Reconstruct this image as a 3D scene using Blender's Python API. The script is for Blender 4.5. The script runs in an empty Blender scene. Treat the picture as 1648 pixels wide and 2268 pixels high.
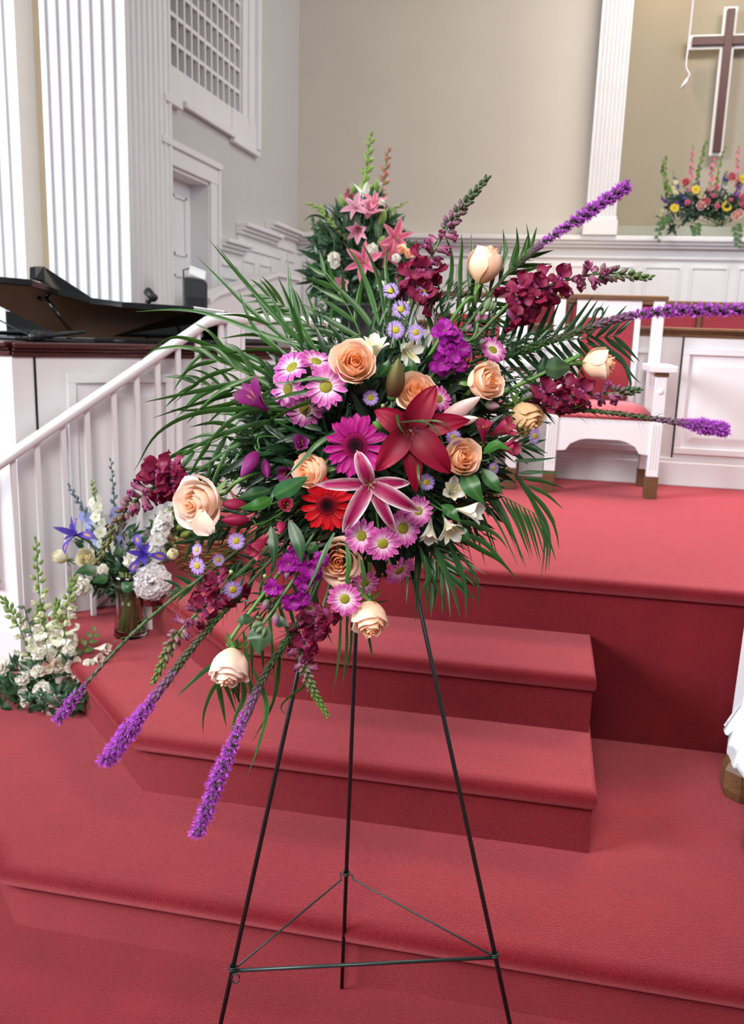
import bpy, math, random
import numpy as np
from mathutils import Matrix, Vector

C = bpy.context.scene.collection
SC = bpy.context.scene

# ------------------------------------------------------------------ camera
IMG_W, IMG_H, FPX = 1648, 2268, 1932.4
PITCH, ROLL, YAW, EYE = .2061, .0324, .1924, 1.4
_f = Vector((-math.sin(YAW) * math.cos(PITCH), math.cos(YAW) * math.cos(PITCH), -math.sin(PITCH)))
_r0 = Vector((math.cos(YAW), math.sin(YAW), 0))
_u0 = _r0.cross(_f)
CR = _r0 * math.cos(ROLL) + _u0 * math.sin(ROLL)
CU = -_r0 * math.sin(ROLL) + _u0 * math.cos(ROLL)
CF = _f
EYEP = Vector((0, 0, EYE))
cam = bpy.data.cameras.new('camera')
camo = bpy.data.objects.new('camera', cam)
C.objects.link(camo)
M = Matrix.Identity(4)
for i in range(3):
    M[i][0], M[i][1], M[i][2], M[i][3] = CR[i], CU[i], -CF[i], EYEP[i]
camo.matrix_world = M
cam.sensor_fit = 'AUTO'
cam.sensor_width = 36
cam.lens = FPX / IMG_H * 36
cam.clip_start = .05
cam.dof.use_dof = True
cam.dof.focus_distance = 1.55
cam.dof.aperture_fstop = 6.5
SC.camera = camo

# ------------------------------------------------------------------ light
SC.view_settings.view_transform = 'Standard'
SC.view_settings.look = 'None'
SC.view_settings.gamma = 1
SC.view_settings.use_curve_mapping = False
SC.view_settings.exposure = .38
world = bpy.data.worlds.new('nave_daylight')
SC.world = world
world.use_nodes = True
world.node_tree.nodes['Background'].inputs[0].default_value = (.93, .96, 1, 1)
world.node_tree.nodes['Background'].inputs[1].default_value = .19


def area(name, loc, target, sx, sy, energy, col, spread=180):
    l = bpy.data.lights.new(name, 'AREA')
    l.shape = 'RECTANGLE'
    l.size, l.size_y, l.energy, l.color = sx, sy, energy, col
    l.spread = math.radians(spread)
    o = bpy.data.objects.new(name, l)
    o.location = loc
    o.rotation_euler = (Vector(target) - Vector(loc)).to_track_quat('-Z', 'Y').to_euler()
    C.objects.link(o)


area('nave_window_light', (-8, -2.2, 4.6), (-.6, 3.0, 1.2), 4.0, 3.4, 1000, (.87, .93, 1))
area('spray_key_fill', (-.45, -1.1, 3.3), (-.3, 1.5, 1.25), 1.6, 1.2, 24, (1, .96, .92), 80)  # added key light that brightens the flowers; no known lamp hangs here
area('ceiling_light', (.5, -.4, 4.8), (-.2, 1.8, .9), 3.2, 2.2, 14, (1, .95, .90), 120)
area('chancel_ceiling_light', (1.1, 4.6, 4.0), (.9, 4.1, 0), 3.0, 1.2, 86, (1, .93, .88), 90)
area('right_fill_light', (6.5, 3.2, 4.2), (-2.3, 6.2, 2.4), 2.4, 3.0, 30, (.88, .93, 1), 70)  # invented cool fill for the left wall and pillar side, no known window
area('back_wall_fill', (1.5, 5.4, 5.2), (.5, 8, 2.6), 2.2, .8, 62, (1, .90, .80), 140)  # extra warm fill put in to brighten the back wall


def spot(name, loc, target, energy, col, size, blend, rad):
    l = bpy.data.lights.new(name, 'SPOT')
    l.energy, l.color, l.spot_size, l.spot_blend, l.shadow_soft_size = energy, col, size, blend, rad
    o = bpy.data.objects.new(name, l)
    o.location = loc
    o.rotation_euler = (Vector(target) - Vector(loc)).to_track_quat('-Z', 'Y').to_euler()
    C.objects.link(o)


spot('niche_spot_light', (.62, 8.25, 5.3), (1.3, 8.8, 3.75), 52, (1, .78, .47), 1.5, .9, .05)
spot('choir_glow_light', (.02, 7.1, 1.9), (0.0, 7.9, 2.3), 6, (1, .83, .55), 2.2, 1, .15)


# ------------------------------------------------------------------ pixel -> place helpers (each with a real plane or depth)
def ray(px, py):
    return CF + CR * ((px - IMG_W / 2) / FPX) - CU * ((py - IMG_H / 2) / FPX)


def dep(px, py, d):
    return EYEP + ray(px, py) * d


def ony(px, py, y):
    r = ray(px, py)
    return EYEP + r * (y / r.y)


def onx(px, py, x):
    r = ray(px, py)
    return EYEP + r * (x / r.x)


def onz(px, py, z):
    r = ray(px, py)
    return EYEP + r * ((z - EYE) / r.z)


def cv(r, u, t):
    """a direction given as right / up / towards the viewer"""
    return (CR * r + CU * u - CF * t).normalized()


# ------------------------------------------------------------------ materials
def mat(name, col, rough=.5, spec=.5, metal=0, noise=0, nscale=20, bump=0, bscale=200, coat=0, attr=False, trans=0, sheen=0, ndetail=4):
    m = bpy.data.materials.new(name)
    m.use_nodes = True
    nt = m.node_tree
    n, l = nt.nodes, nt.links
    b = n['Principled BSDF']
    b.inputs['Roughness'].default_value = rough
    b.inputs['Specular IOR Level'].default_value = spec
    b.inputs['Metallic'].default_value = metal
    b.inputs['Coat Weight'].default_value = coat
    b.inputs['Sheen Weight'].default_value = sheen
    src = None
    if attr:
        a = n.new('ShaderNodeAttribute')
        a.attribute_name = 'col'
        src = a.outputs['Color']
    else:
        b.inputs['Base Color'].default_value = (*col, 1)
    tc = n.new('ShaderNodeTexCoord')
    if noise:
        t = n.new('ShaderNodeTexNoise')
        t.inputs['Scale'].default_value = nscale
        t.inputs['Detail'].default_value = ndetail
        l.new(tc.outputs['Object'], t.inputs['Vector'])
        mr = n.new('ShaderNodeMapRange')
        mr.inputs['From Min'].default_value = .3
        mr.inputs['From Max'].default_value = .7
        mr.inputs['To Min'].default_value = 1 - noise
        mr.inputs['To Max'].default_value = 1 + noise
        l.new(t.outputs['Fac'], mr.inputs['Value'])
        mx = n.new('ShaderNodeVectorMath')
        mx.operation = 'SCALE'
        if src:
            l.new(src, mx.inputs[0])
        else:
            mx.inputs[0].default_value = col
        l.new(mr.outputs[0], mx.inputs['Scale'])
        src = mx.outputs[0]
    if src:
        l.new(src, b.inputs['Base Color'])
    if bump:
        t2 = n.new('ShaderNodeTexNoise')
        t2.inputs['Scale'].default_value = bscale
        t2.inputs['Detail'].default_value = 3
        l.new(tc.outputs['Object'], t2.inputs['Vector'])
        bp = n.new('ShaderNodeBump')
        bp.inputs['Strength'].default_value = bump
        bp.inputs['Distance'].default_value = .004
        l.new(t2.outputs['Fac'], bp.inputs['Height'])
        l.new(bp.outputs[0], b.inputs['Normal'])
    if trans:
        tr = n.new('ShaderNodeBsdfTranslucent')
        if src:
            l.new(src, tr.inputs['Color'])
        else:
            tr.inputs['Color'].default_value = (*col, 1)
        ms = n.new('ShaderNodeMixShader')
        ms.inputs[0].default_value = trans
        l.new(b.outputs[0], ms.inputs[1])
        l.new(tr.outputs[0], ms.inputs[2])
        l.new(ms.outputs[0], n['Material Output'].inputs['Surface'])
    return m


def carpet_material():
    m = mat('red_carpet', (.4, .04, .05), rough=1, spec=.05, sheen=.72)
    nt = m.node_tree
    n, l = nt.nodes, nt.links
    b = n['Principled BSDF']
    b.inputs['Sheen Roughness'].default_value = .5
    b.inputs['Sheen Tint'].default_value = (1, .24, .27, 1)
    tc = n.new('ShaderNodeTexCoord')

    def nz(s, d):
        t = n.new('ShaderNodeTexNoise')
        t.inputs['Scale'].default_value = s
        t.inputs['Detail'].default_value = d
        l.new(tc.outputs['Object'], t.inputs['Vector'])
        return t.outputs['Fac']
    a = n.new('ShaderNodeMath')
    a.operation = 'MULTIPLY_ADD'
    l.new(nz(7, 5), a.inputs[0])
    a.inputs[1].default_value = .55
    a2 = n.new('ShaderNodeMath')
    a2.operation = 'MULTIPLY_ADD'
    l.new(nz(330, 2), a2.inputs[0])
    a2.inputs[1].default_value = 1.3
    a2.inputs[2].default_value = -.48
    l.new(a2.outputs[0], a.inputs[2])
    cr = n.new('ShaderNodeValToRGB')
    cr.color_ramp.elements[0].position = .12
    cr.color_ramp.elements[0].color = (.070, .003, .006, 1)
    cr.color_ramp.elements[1].position = .88
    cr.color_ramp.elements[1].color = (.19, .010, .016, 1)
    l.new(a.outputs[0], cr.inputs[0])
    l.new(cr.outputs[0], b.inputs['Base Color'])
    bp = n.new('ShaderNodeBump')
    bp.inputs['Strength'].default_value = .55
    bp.inputs['Distance'].default_value = .006
    l.new(nz(420, 3), bp.inputs['Height'])
    l.new(bp.outputs[0], b.inputs['Normal'])
    return m


def wood_material(name, c0, c1, rough=.4, scale=3):
    m = mat(name, c0, rough=rough)
    nt = m.node_tree
    n, l = nt.nodes, nt.links
    tc = n.new('ShaderNodeTexCoord')
    mp = n.new('ShaderNodeMapping')
    mp.inputs['Scale'].default_value = (scale, scale * 8, scale * 8)
    l.new(tc.outputs['Object'], mp.inputs[0])
    t = n.new('ShaderNodeTexNoise')
    t.inputs['Scale'].default_value = 3
    t.inputs['Detail'].default_value = 6
    t.inputs['Distortion'].default_value = 1.2
    l.new(mp.outputs[0], t.inputs['Vector'])
    cr = n.new('ShaderNodeValToRGB')
    cr.color_ramp.elements[0].color = (*c0, 1)
    cr.color_ramp.elements[0].position = .3
    cr.color_ramp.elements[1].color = (*c1, 1)
    cr.color_ramp.elements[1].position = .7
    l.new(t.outputs['Fac'], cr.inputs[0])
    l.new(cr.outputs[0], n['Principled BSDF'].inputs['Base Color'])
    return m


MC = carpet_material()
M_WHITE = mat('white_gloss_paint', (.78, .77, .78), rough=.38, noise=.02, nscale=6)
M_TRIM = mat('white_trim_paint', (.74, .73, .74), rough=.45, noise=.02, nscale=5)
M_WALL = mat('cream_wall_paint', (.58, .54, .475), rough=.85, noise=.02, nscale=3, bump=.05, bscale=300)
M_CREAM = mat('warm_cream_paint', (.84, .70, .48), rough=.85, noise=.02, nscale=3)
M_GRILLE = mat('grille_cloth', (.17, .155, .15), rough=.9, noise=.05, nscale=40)
M_CORD = mat('grey_white_cord', (.52, .50, .50), rough=.7, noise=.05)
M_MAHOG = wood_material('mahogany', (.045, .010, .010), (.085, .02, .017), .3)
M_OAK = wood_material('brown_oak', (.10, .043, .017), (.16, .075, .03), .42)
M_CROSS = wood_material('dark_cross_wood', (.05, .008, .008), (.085, .016, .012), .45)
M_BLACK = mat('black_lacquer', (.004, .004, .005), rough=.07, spec=.6, coat=.6)
M_BPLAST = mat('black_plastic', (.012, .013, .016), rough=.45, noise=.1)
M_WIRE = mat('black_enamel_wire', (.008, .010, .010), rough=.33, spec=.5)
M_WIREG = mat('dark_green_wire', (.010, .022, .020), rough=.35, spec=.5)
M_REDF = mat('red_upholstery', (.30, .018, .032), rough=.75, sheen=.2, noise=.06, nscale=60, bump=.15, bscale=400)
M_GOLD = mat('gilded_iron_plate', (.13, .055, .02), rough=.5, metal=.5, noise=.1, nscale=20)
M_CLOTH = mat('white_lace_cloth', (.86, .88, .93), rough=.8, noise=.03, nscale=40, bump=.5, bscale=160, trans=.15)
M_PAPER = mat('white_paper', (.85, .85, .85), rough=.7, noise=.02)
M_PET = mat('petal', (1, 1, 1), rough=.5, spec=.28, attr=True, noise=.06, nscale=60, trans=.34)
M_LEAF = mat('leaf', (1, 1, 1), rough=.36, spec=.4, attr=True, noise=.16, nscale=50, trans=.12)
M_DISC = mat('flower_disc', (1, 1, 1), rough=.95, spec=.04, attr=True, noise=.15, nscale=200)
M_STEM = mat('stem', (1, 1, 1), rough=.5, spec=.3, attr=True, noise=.1, nscale=70)
M_WICK = mat('wicker', (1, 1, 1), rough=.65, attr=True, noise=.15, nscale=90)


# ------------------------------------------------------------------ mesh helpers
class MB:
    """collects vertices, faces and vertex colours of ONE mesh"""

    def __init__(s):
        s.v, s.f, s.c = [], [], []

    def add(s, v, f, col=None, mtx=None):
        o = len(s.v)
        if mtx is not None:
            v = [mtx @ Vector(p) for p in v]
        s.v += [tuple(p) for p in v]
        s.f += [tuple(i + o for i in q) for q in f]
        if col is None:
            col = (1, 1, 1)
        s.c += list(col) if len(col) == len(v) and not isinstance(col[0], (int, float)) else [tuple(col)] * len(v)
        return s

    def mesh(s, name, m, smooth=True):
        me = bpy.data.meshes.new(name)
        me.from_pydata(s.v, [], s.f)
        me.materials.append(m)
        a = me.color_attributes.new('col', 'FLOAT_COLOR', 'POINT')
        a.data.foreach_set('color', np.hstack([np.array(s.c, dtype=np.float32), np.ones((len(s.c), 1), np.float32)]).ravel())
        if smooth:
            me.polygons.foreach_set('use_smooth', [True] * len(me.polygons))
        return me

    def obj(s, name, m, parent=None, smooth=False, world=True):
        me = s.mesh(name, m, smooth)
        return link(name, me, parent, world)


def link(name, me, parent=None, world=False, mtx=None):
    o = bpy.data.objects.new(name, me)
    C.objects.link(o)
    if parent is not None:
        o.parent = parent
        if world:
            o.matrix_parent_inverse = wm(parent).inverted()
    if mtx is not None:
        o.matrix_basis = mtx
    return o


WM = {}


def wm(o):
    if o is None:
        return Matrix.Identity(4)
    return wm(o.parent) @ o.matrix_parent_inverse @ o.matrix_basis if o.parent else o.matrix_basis.copy()


def thing(name, label, cat, mtx=None, group=None):
    o = bpy.data.objects.new(name, None)
    o.empty_display_size = .05
    C.objects.link(o)
    if mtx is not None:
        o.matrix_basis = mtx if isinstance(mtx, Matrix) else Matrix.Translation(mtx)
    return tag(o, label, cat, group)


def tag(o, label, cat, group=None):
    o['label'] = label
    o['category'] = cat
    if group:
        o['group'] = group
    return o


def struct(o):
    o['kind'] = 'structure'
    return o


def box(mb, a, b, col=None, mtx=None):
    (x0, y0, z0), (x1, y1, z1) = a, b
    v = [(x0, y0, z0), (x1, y0, z0), (x1, y1, z0), (x0, y1, z0), (x0, y0, z1), (x1, y0, z1), (x1, y1, z1), (x0, y1, z1)]
    f = [(0, 3, 2, 1), (4, 5, 6, 7), (0, 1, 5, 4), (1, 2, 6, 5), (2, 3, 7, 6), (3, 0, 4, 7)]
    return mb.add(v, f, col, mtx)


def bevel(o, w=.004, seg=2):
    m = o.modifiers.new('edge', 'BEVEL')
    m.width, m.segments, m.limit_method = w, seg, 'ANGLE'
    return o


def frame_of(p0, d):
    """wall frame: x along d, y out of the wall towards the room (right-hand of d), z up"""
    d = Vector((d[0], d[1], 0)).normalized()
    n = Vector((d.y, -d.x, 0))
    m = Matrix.Identity(4)
    for i in range(3):
        m[i][0], m[i][1], m[i][2], m[i][3] = d[i], n[i], (0, 0, 1)[i], p0[i]
    return m


def tube(mb, pts, rad, n=6, col=(1, 1, 1), cap=True):
    pts = [Vector(p) for p in pts]
    k = len(pts)
    rad = [rad] * k if isinstance(rad, (int, float)) else rad
    cols = col if isinstance(col, list) else [col] * k
    v, f, cc = [], [], []
    prev = None
    for i, p in enumerate(pts):
        t = (pts[min(i + 1, k - 1)] - pts[max(i - 1, 0)])
        t = t.normalized() if t.length > 1e-9 else Vector((0, 0, 1))
        a = prev if prev is not None else (Vector((0, 0, 1)) if abs(t.z) < .9 else Vector((1, 0, 0)))
        a = (a - t * a.dot(t)).normalized()
        prev = a
        b = t.cross(a)
        for j in range(n):
            q = 2 * math.pi * j / n
            v.append(p + (a * math.cos(q) + b * math.sin(q)) * rad[i])
            cc.append(cols[i])
    for i in range(k - 1):
        for j in range(n):
            j2 = (j + 1) % n
            f.append((i * n + j, i * n + j2, (i + 1) * n + j2, (i + 1) * n + j))
    if cap:
        f.append(tuple(range(n - 1, -1, -1)))
        f.append(tuple((k - 1) * n + j for j in range(n)))
    return mb.add(v, f, cc)


def lathe(mb, prof, n=16, col=(1, 1, 1), mtx=None, wob=None):
    """prof: list of (r, z[, col])"""
    v, f, cc = [], [], []
    for i, p in enumerate(prof):
        for j in range(n):
            q = 2 * math.pi * j / n
            r = p[0] * (wob(q, i) if wob else 1)
            v.append((r * math.cos(q), r * math.sin(q), p[1]))
            cc.append(p[2] if len(p) > 2 else col)
    for i in range(len(prof) - 1):
        for j in range(n):
            j2 = (j + 1) % n
            f.append((i * n + j, i * n + j2, (i + 1) * n + j2, (i + 1) * n + j))
    return mb.add(v, f, cc, mtx)


def spline(pts, n=8):
    """Catmull-Rom through the points, n samples per span"""
    P = [Vector(p) for p in pts]
    if len(P) < 3:
        return [P[0].lerp(P[-1], i / n) for i in range(n + 1)]
    P = [P[0] * 2 - P[1]] + P + [P[-1] * 2 - P[-2]]
    out = []
    for i in range(1, len(P) - 2):
        a, b, c, d = P[i - 1:i + 3]
        for k in range(n):
            t = k / n
            out.append(.5 * ((2 * b) + (c - a) * t + (2 * a - 5 * b + 4 * c - d) * t * t + (3 * b - a - 3 * c + d) * t ** 3))
    out.append(P[-2])
    return out


S2 = 2 ** -.5
Z1, Z2, Z3, Z4 = .154, .323, .4955, .678
YB, XL, YN = 8.0, -2.34, 8.8

# ------------------------------------------------------------------ floor, steps, platform
mb = MB()
box(mb, (-7, -3.5, -.1), (6, 9.2, 0))
struct(mb.obj('floor', MC))


def carpeted(name, path, inner, z0, z1):
    """a carpeted step: the path is its front edge (right to left), inner closes the top behind it"""
    prof = [(0, z0), (0, z1 - .048), (.014, z1 - .044), (.026, z1 - .030), (.028, z1 - .016), (.020, z1 - .005), (.006, z1), (-.02, z1)]
    k = len(path)
    dirs = [(Vector(path[i + 1]) - Vector(path[i])).normalized() for i in range(k - 1)]
    off = []
    for i in range(k):
        a = dirs[max(i - 1, 0)]
        b = dirs[min(i, k - 2)]
        na, nb = Vector((-a.y, a.x)), Vector((-b.y, b.x))
        m = (na + nb)
        m = m / max(m.dot(na), .3)
        if path[0][0] < 1 and i < 2:
            m = Vector((.25, 0 if i == 0 else -1))
        off.append(m)
    v, f = [], []
    # subdivide corners a little by keeping the mitre; the lip is smooth across its profile
    for i, p in enumerate(path):
        for o, z in prof:
            q = Vector(p) + off[i] * o
            v.append((q.x, q.y, z))
    n = len(prof)
    for i in range(k - 1):
        for j in range(n - 1):
            f.append((i * n + j, i * n + j + 1, (i + 1) * n + j + 1, (i + 1) * n + j))
    top = [i * n + n - 1 for i in range(k)]
    base = len(v)
    for p in inner:
        v.append((p[0], p[1], z1))
    f.append(tuple(top + [base + i for i in range(len(inner))]))
    mbb = MB().add(v, f)
    me = mbb.mesh(name, MC, True)
    o = link(name, me)
    md = o.modifiers.new('edge', 'EDGE_SPLIT')
    md.split_angle = math.radians(50)
    return struct(o)


carpeted('stair_landing', [(5, 1.624), (-1.143, 1.624), (-3.2, 3.681)], [(-3.2, 4), (5, 4)], 0, Z1)
carpeted('stair_step', [(.18, 2.9), (.18, 2.007), (-1.0, 2.007), (-1.795, 2.802)], [(-1.5, 3.1), (-.5, 3.1), (.1, 2.9)], Z1, Z2)
carpeted('stair_step', [(.18, 2.9), (.18, 2.3285), (-.87, 2.3285), (-1.557, 3.0155)], [(-1.3, 3.3), (-.5, 3.1), (.1, 2.9)], Z2, Z3)
carpeted('platform_floor', [(5, 2.657), (-.74, 2.657), (-1.33, 3.247)], [(-2.34, 4.3), (-2.34, 9), (5, 9)], Z1, Z4)


# ------------------------------------------------------------------ panelled white walls around the chancel
def panelled(name, p0, d, length, z0, z1, panels, cap_z, base_h=.10, seam=None, cap=True, thick=.06, cap_mat=None):
    """white panelled front: stiles proud, each raised panel a part; brown cap moulding on top"""
    fm = frame_of((p0[0], p0[1], 0), d)
    cap_mat = cap_mat or M_MAHOG
    w = MB()
    box(w, (0, -thick, z0), (length, 0, z1), mtx=fm)
    o = struct(w.obj(name, M_WHITE))
    for (x0, x1, a, b) in panels:
        # sunk border ring + raised field
        q = MB()
        t, g = .016, .03
        for (bx0, bz0, bx1, bz1) in ((x0 - .02, a - .02, x1 + .02, a + .012), (x0 - .02, b - .012, x1 + .02, b + .02), (x0 - .02, a, x0 + .012, b), (x1 - .012, a, x1 + .02, b)):
            box(q, (bx0, 0, bz0), (bx1, t + (.0015 if bx1 - bx0 > .05 else 0), bz1), mtx=fm)
        pr = [(x0 + g, a + g, .001), (x1 - g, a + g, .001), (x1 - g, b - g, .001), (x0 + g, b - g, .001)]
        e = .035
        pi = [(x0 + g + e, a + g + e, .012), (x1 - g - e, a + g + e, .012), (x1 - g - e, b - g - e, .012), (x0 + g + e, b - g - e, .012)]
        v = [(p[0], p[2], p[1]) for p in pr + pi]
        q.add(v, [(4, 5, 6, 7), (0, 1, 5, 4), (1, 2, 6, 5), (2, 3, 7, 6), (3, 0, 4, 7)], mtx=fm)
        bevel(q.obj('panel', M_WHITE, o), .003)
    if base_h:
        q = MB()
        box(q, (0, 0, z0), (length, .018, z0 + base_h), mtx=fm)
        box(q, (0, 0, z0 + base_h), (length, .011, z0 + base_h + .02), mtx=fm)
        bevel(q.obj('baseboard', M_WHITE, o), .004)
    if cap:
        q = MB()
        h = cap_z - z1
        box(q, (-.0, -thick - .02, z1), (length, .012, z1 + h * .38), mtx=fm)
        box(q, (-.0, -thick - .03, z1 + h * .38), (length, .022, z1 + h * .62), mtx=fm)
        box(q, (-.0, -thick - .04, z1 + h * .62), (length, .036, z1 + h), mtx=fm)
        bevel(q.obj('wooden_cap', cap_mat, o), .005)
    if seam:
        q = MB()
        box(q, (seam - .004, .0, z0 + .1), (seam + .004, .003, z1), mtx=fm)
        q.obj('seam', M_BPLAST, o)
    return o


panelled('wall_piano_left', (-4.2, 2.75), (1, 0), 2.38, Z1, 1.272, [(1.35, 1.75, .45, 1.16), (1.93, 2.27, .45, 1.16)], 1.322, base_h=.12)
panelled('wall_piano_right', (-1.82, 2.75), (S2, S2), 1.66, Z1, 1.268, [(.20, .56, .62, 1.19), (.72, 1.08, .78, 1.19), (1.22, 1.56, .82, 1.19)], 1.318, base_h=0, seam=.075)
panelled('wall_choir_front', (-.7, 4.57), (1, 0), 4.2, Z4, 1.412, [(.25, .65, .86, 1.34), (.75, 1.2, .86, 1.34), (1.36, 2.06, .86, 1.34), (2.2, 2.9, .86, 1.34)], 1.457, base_h=.12, seam=1.335, cap_mat=M_OAK)
# stair skirt on the diagonal wall
fm = frame_of((-1.82, 2.75, 0), (S2, S2))
q = MB()
v = [(0, .0, Z1), (.76, 0, Z4 + .0), (.76, 0, Z4 + .16), (.0, 0, .24), (0, .016, Z1), (.76, .016, Z4), (.76, .016, Z4 + .16), (0, .016, .24)]
q.add(v, [(4, 5, 6, 7), (3, 2, 6, 7)[::-1], (0, 4, 7, 3), (1, 2, 6, 5)], mtx=fm)
v = [(0, .0, .24), (.76, 0, Z4 + .16), (.76, 0, Z4 + .185), (.0, 0, .265), (0, .026, .24), (.76, .026, Z4 + .16), (.76, .026, Z4 + .185), (0, .026, .265)]
q.add(v, [(4, 5, 6, 7), (3, 2, 6, 7)[::-1], (0, 1, 5, 4), (0, 4, 7, 3), (1, 2, 6, 5)], mtx=fm)
struct(q.obj('baseboard_stair', M_WHITE))

# ------------------------------------------------------------------ handrail with balusters
rail = thing('stair_railing', 'white painted stair railing climbing past the panelled piano wall', 'railing', Vector((-1.76, 2.69, 0)))
rf = frame_of((-1.76, 2.69, 0), (S2, S2))


def rz(s):
    return min(.973 + (s - .0) * .652, 1.437)


S_TOP = (1.437 - .973) / .652
q = MB()
ptsr = [(-.45, .973 - .45 * .652)] + [(s, rz(s)) for s in (0, .3, .6)] + [(S_TOP - .03, rz(S_TOP - .03)), (S_TOP + .02, 1.433), (S_TOP + .3, 1.434), (1.26, 1.43)]
sec = [(-.021, -.03), (.021, -.03), (.026, -.012), (.024, 0.002), (.012, .01), (-.012, .01), (-.024, .002), (-.026, -.012)]
v, f = [], []
for i, (s, z) in enumerate(ptsr):
    for (a, b) in sec:
        v.append(rf @ Vector((s, a, z + b * 1.0)))
n = len(sec)
for i in range(len(ptsr) - 1):
    for j in range(n):
        f.append((i * n + j, (i + 1) * n + j, (i + 1) * n + (j + 1) % n, i * n + (j + 1) % n))
f += [tuple(range(n)), tuple(range(len(v) - 1, len(v) - n - 1, -1))]
q.add(v, f)
q.obj('handrail', M_WHITE, rail, True)
for px in (27, 82, 141, 195, 255, 306, 352, 397, 440, 490):
    # baluster distance along the rail from where the sight line meets the rail's plane
    r = ray(px, 1000)
    nn = Vector((S2, -S2, 0))
    P = EYEP + r * ((Vector((-1.76, 2.69, 0)) - EYEP).dot(nn) / r.dot(nn))
    s = (P - Vector((-1.76, 2.69, 0))).dot(Vector((S2, S2, 0)))
    zb = Z1 if s < .02 else (Z2 if s < .30 else (Z3 if s < .62 else Z4))
    q = MB()
    box(q, (s - .0095, -.0095, zb), (s + .0095, .0095, rz(s) - .02), mtx=rf)
    bevel(q.obj('baluster', M_WHITE, rail), .003)
for s in (.83, 1.06, 1.16):
    q = MB()
    box(q, (s - .010, -.010, Z4), (s + .010, .010, 1.42), mtx=rf)
    bevel(q.obj('baluster', M_WHITE, rail), .003)
q = MB()
box(q, (.76, -.024, Z4), (.815, .024, 1.42), mtx=rf)
bevel(q.obj('newel_post', M_WHITE, rail), .005)
q = MB()
box(q, (1.21, -.02, Z4), (1.26, .02, 1.42), mtx=rf)
bevel(q.obj('newel_post', M_WHITE, rail), .005)


# ------------------------------------------------------------------ fluted pillars
def fluted(name, x0, x1, y0, y1, z0, z1, nf, ns, m=M_WHITE, base=False, sides=('front', 'right')):
    """square pillar: front face (y0) with nf flutes, right face (x1) with ns flutes; the shaft and each face are parts"""
    w = MB()
    g = .018
    box(w, (x0 + g, y0 + g, z0), (x1 - g, y1, z1))
    root = struct(w.obj(name, m))

    def face(p0, d, ln, nfl):
        fmm = frame_of((p0[0], p0[1], 0), d)
        pitch = ln / (nfl + .6)
        prof = [(0, 0)]
        x = pitch * .3
        for i in range(nfl):
            a, b = x + pitch * .16, x + pitch * .84
            for k in range(7):
                t = math.pi * k / 6
                prof.append(((a + b) / 2 - (b - a) / 2 * math.cos(t), -.95 * g * math.sin(t) ** .7))
            x += pitch
        prof += [(ln, 0)]
        v, f = [], []
        for (x, y) in prof:
            v += [fmm @ Vector((x, y, z0)), fmm @ Vector((x, y, z1))]
        for i in range(len(prof) - 1):
            f.append((2 * i, 2 * i + 2, 2 * i + 3, 2 * i + 1))
        MB().add(v, f).obj('fluted_face', m, root)
    if nf:
        face((x0, y0), (1, 0), x1 - x0, nf)
    if ns:
        face((x1, y0), (0, 1), y1 - y0, ns)
    if base:
        q = MB()
        box(q, (x0 - .02, y0 - .02, z0), (x1 + .02, y1, z0 + .12))
        box(q, (x0 - .01, y0 - .01, z0 + .12), (x1 + .01, y1, z0 + .15))
        bevel(q.obj('plinth', m, root), .005)
    return root


fluted('pillar_left', -2.79, -2.30, 4.62, 5.2, .2, 6, 7, 8)
fluted('pillar_far_left', -3.95, ony(44, 300, 4.98).x, 4.98, 5.25, 1.2, 6, 10, 0, base=True)
fluted('pilaster_back', .213, .455, 7.86, 8.02, 2.235, 6, 7, 0, M_TRIM, base=True)

# ------------------------------------------------------------------ walls
w = MB()
box(w, (-11, 5.2, 0), (-2.7, 5.3, 6))
struct(w.obj('wall_far_left', M_CREAM))
# left wall, pierced for the door and the grille window
DY0, DY1, DZ = 5.16, 5.86, 2.335
w = MB()
box(w, (XL - .1, 5.15, 0), (XL, DY0, 6))
box(w, (XL - .1, DY1, 0), (XL, 8.1, 2.87))
box(w, (XL - .1, DY0, DZ), (XL, DY1, 2.87))
box(w, (XL - .1, 6.56, 2.87), (XL, 8.1, 6))
box(w, (XL - .26, 5.1, .1), (XL - .1, 5.14, 6))
struct(w.obj('wall_left', mat('grey_wall_paint', (.52, .51, .495), rough=.85, noise=.02, nscale=3)))
w = MB()
box(w, (-2.5, YB, 0), (.34, YB + .1, 6))
box(w, (.30, YB, 0), (5, YB + .1, 2.2))
struct(w.obj('wall_back', M_WALL))
# niche behind the cross
w = MB()
box(w, (.30, YB, 2.2), (.34, YN, 6))
box(w, (.30, YN, 2.2), (5, YN + .08, 6))
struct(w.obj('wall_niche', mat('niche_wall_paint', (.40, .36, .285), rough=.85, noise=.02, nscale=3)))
w = MB()
box(w, (.30, YB - .12, 2.19), (5, YN, 2.235))
struct(w.obj('trim_niche_ledge', M_TRIM))
q = MB()
box(q, (.35, YN - .012, 2.235), (5, YN, 2.42))
struct(q.obj('baseboard_niche', mat('niche_base_paint', (.47, .49, .43), rough=.7, noise=.02)))

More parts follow.
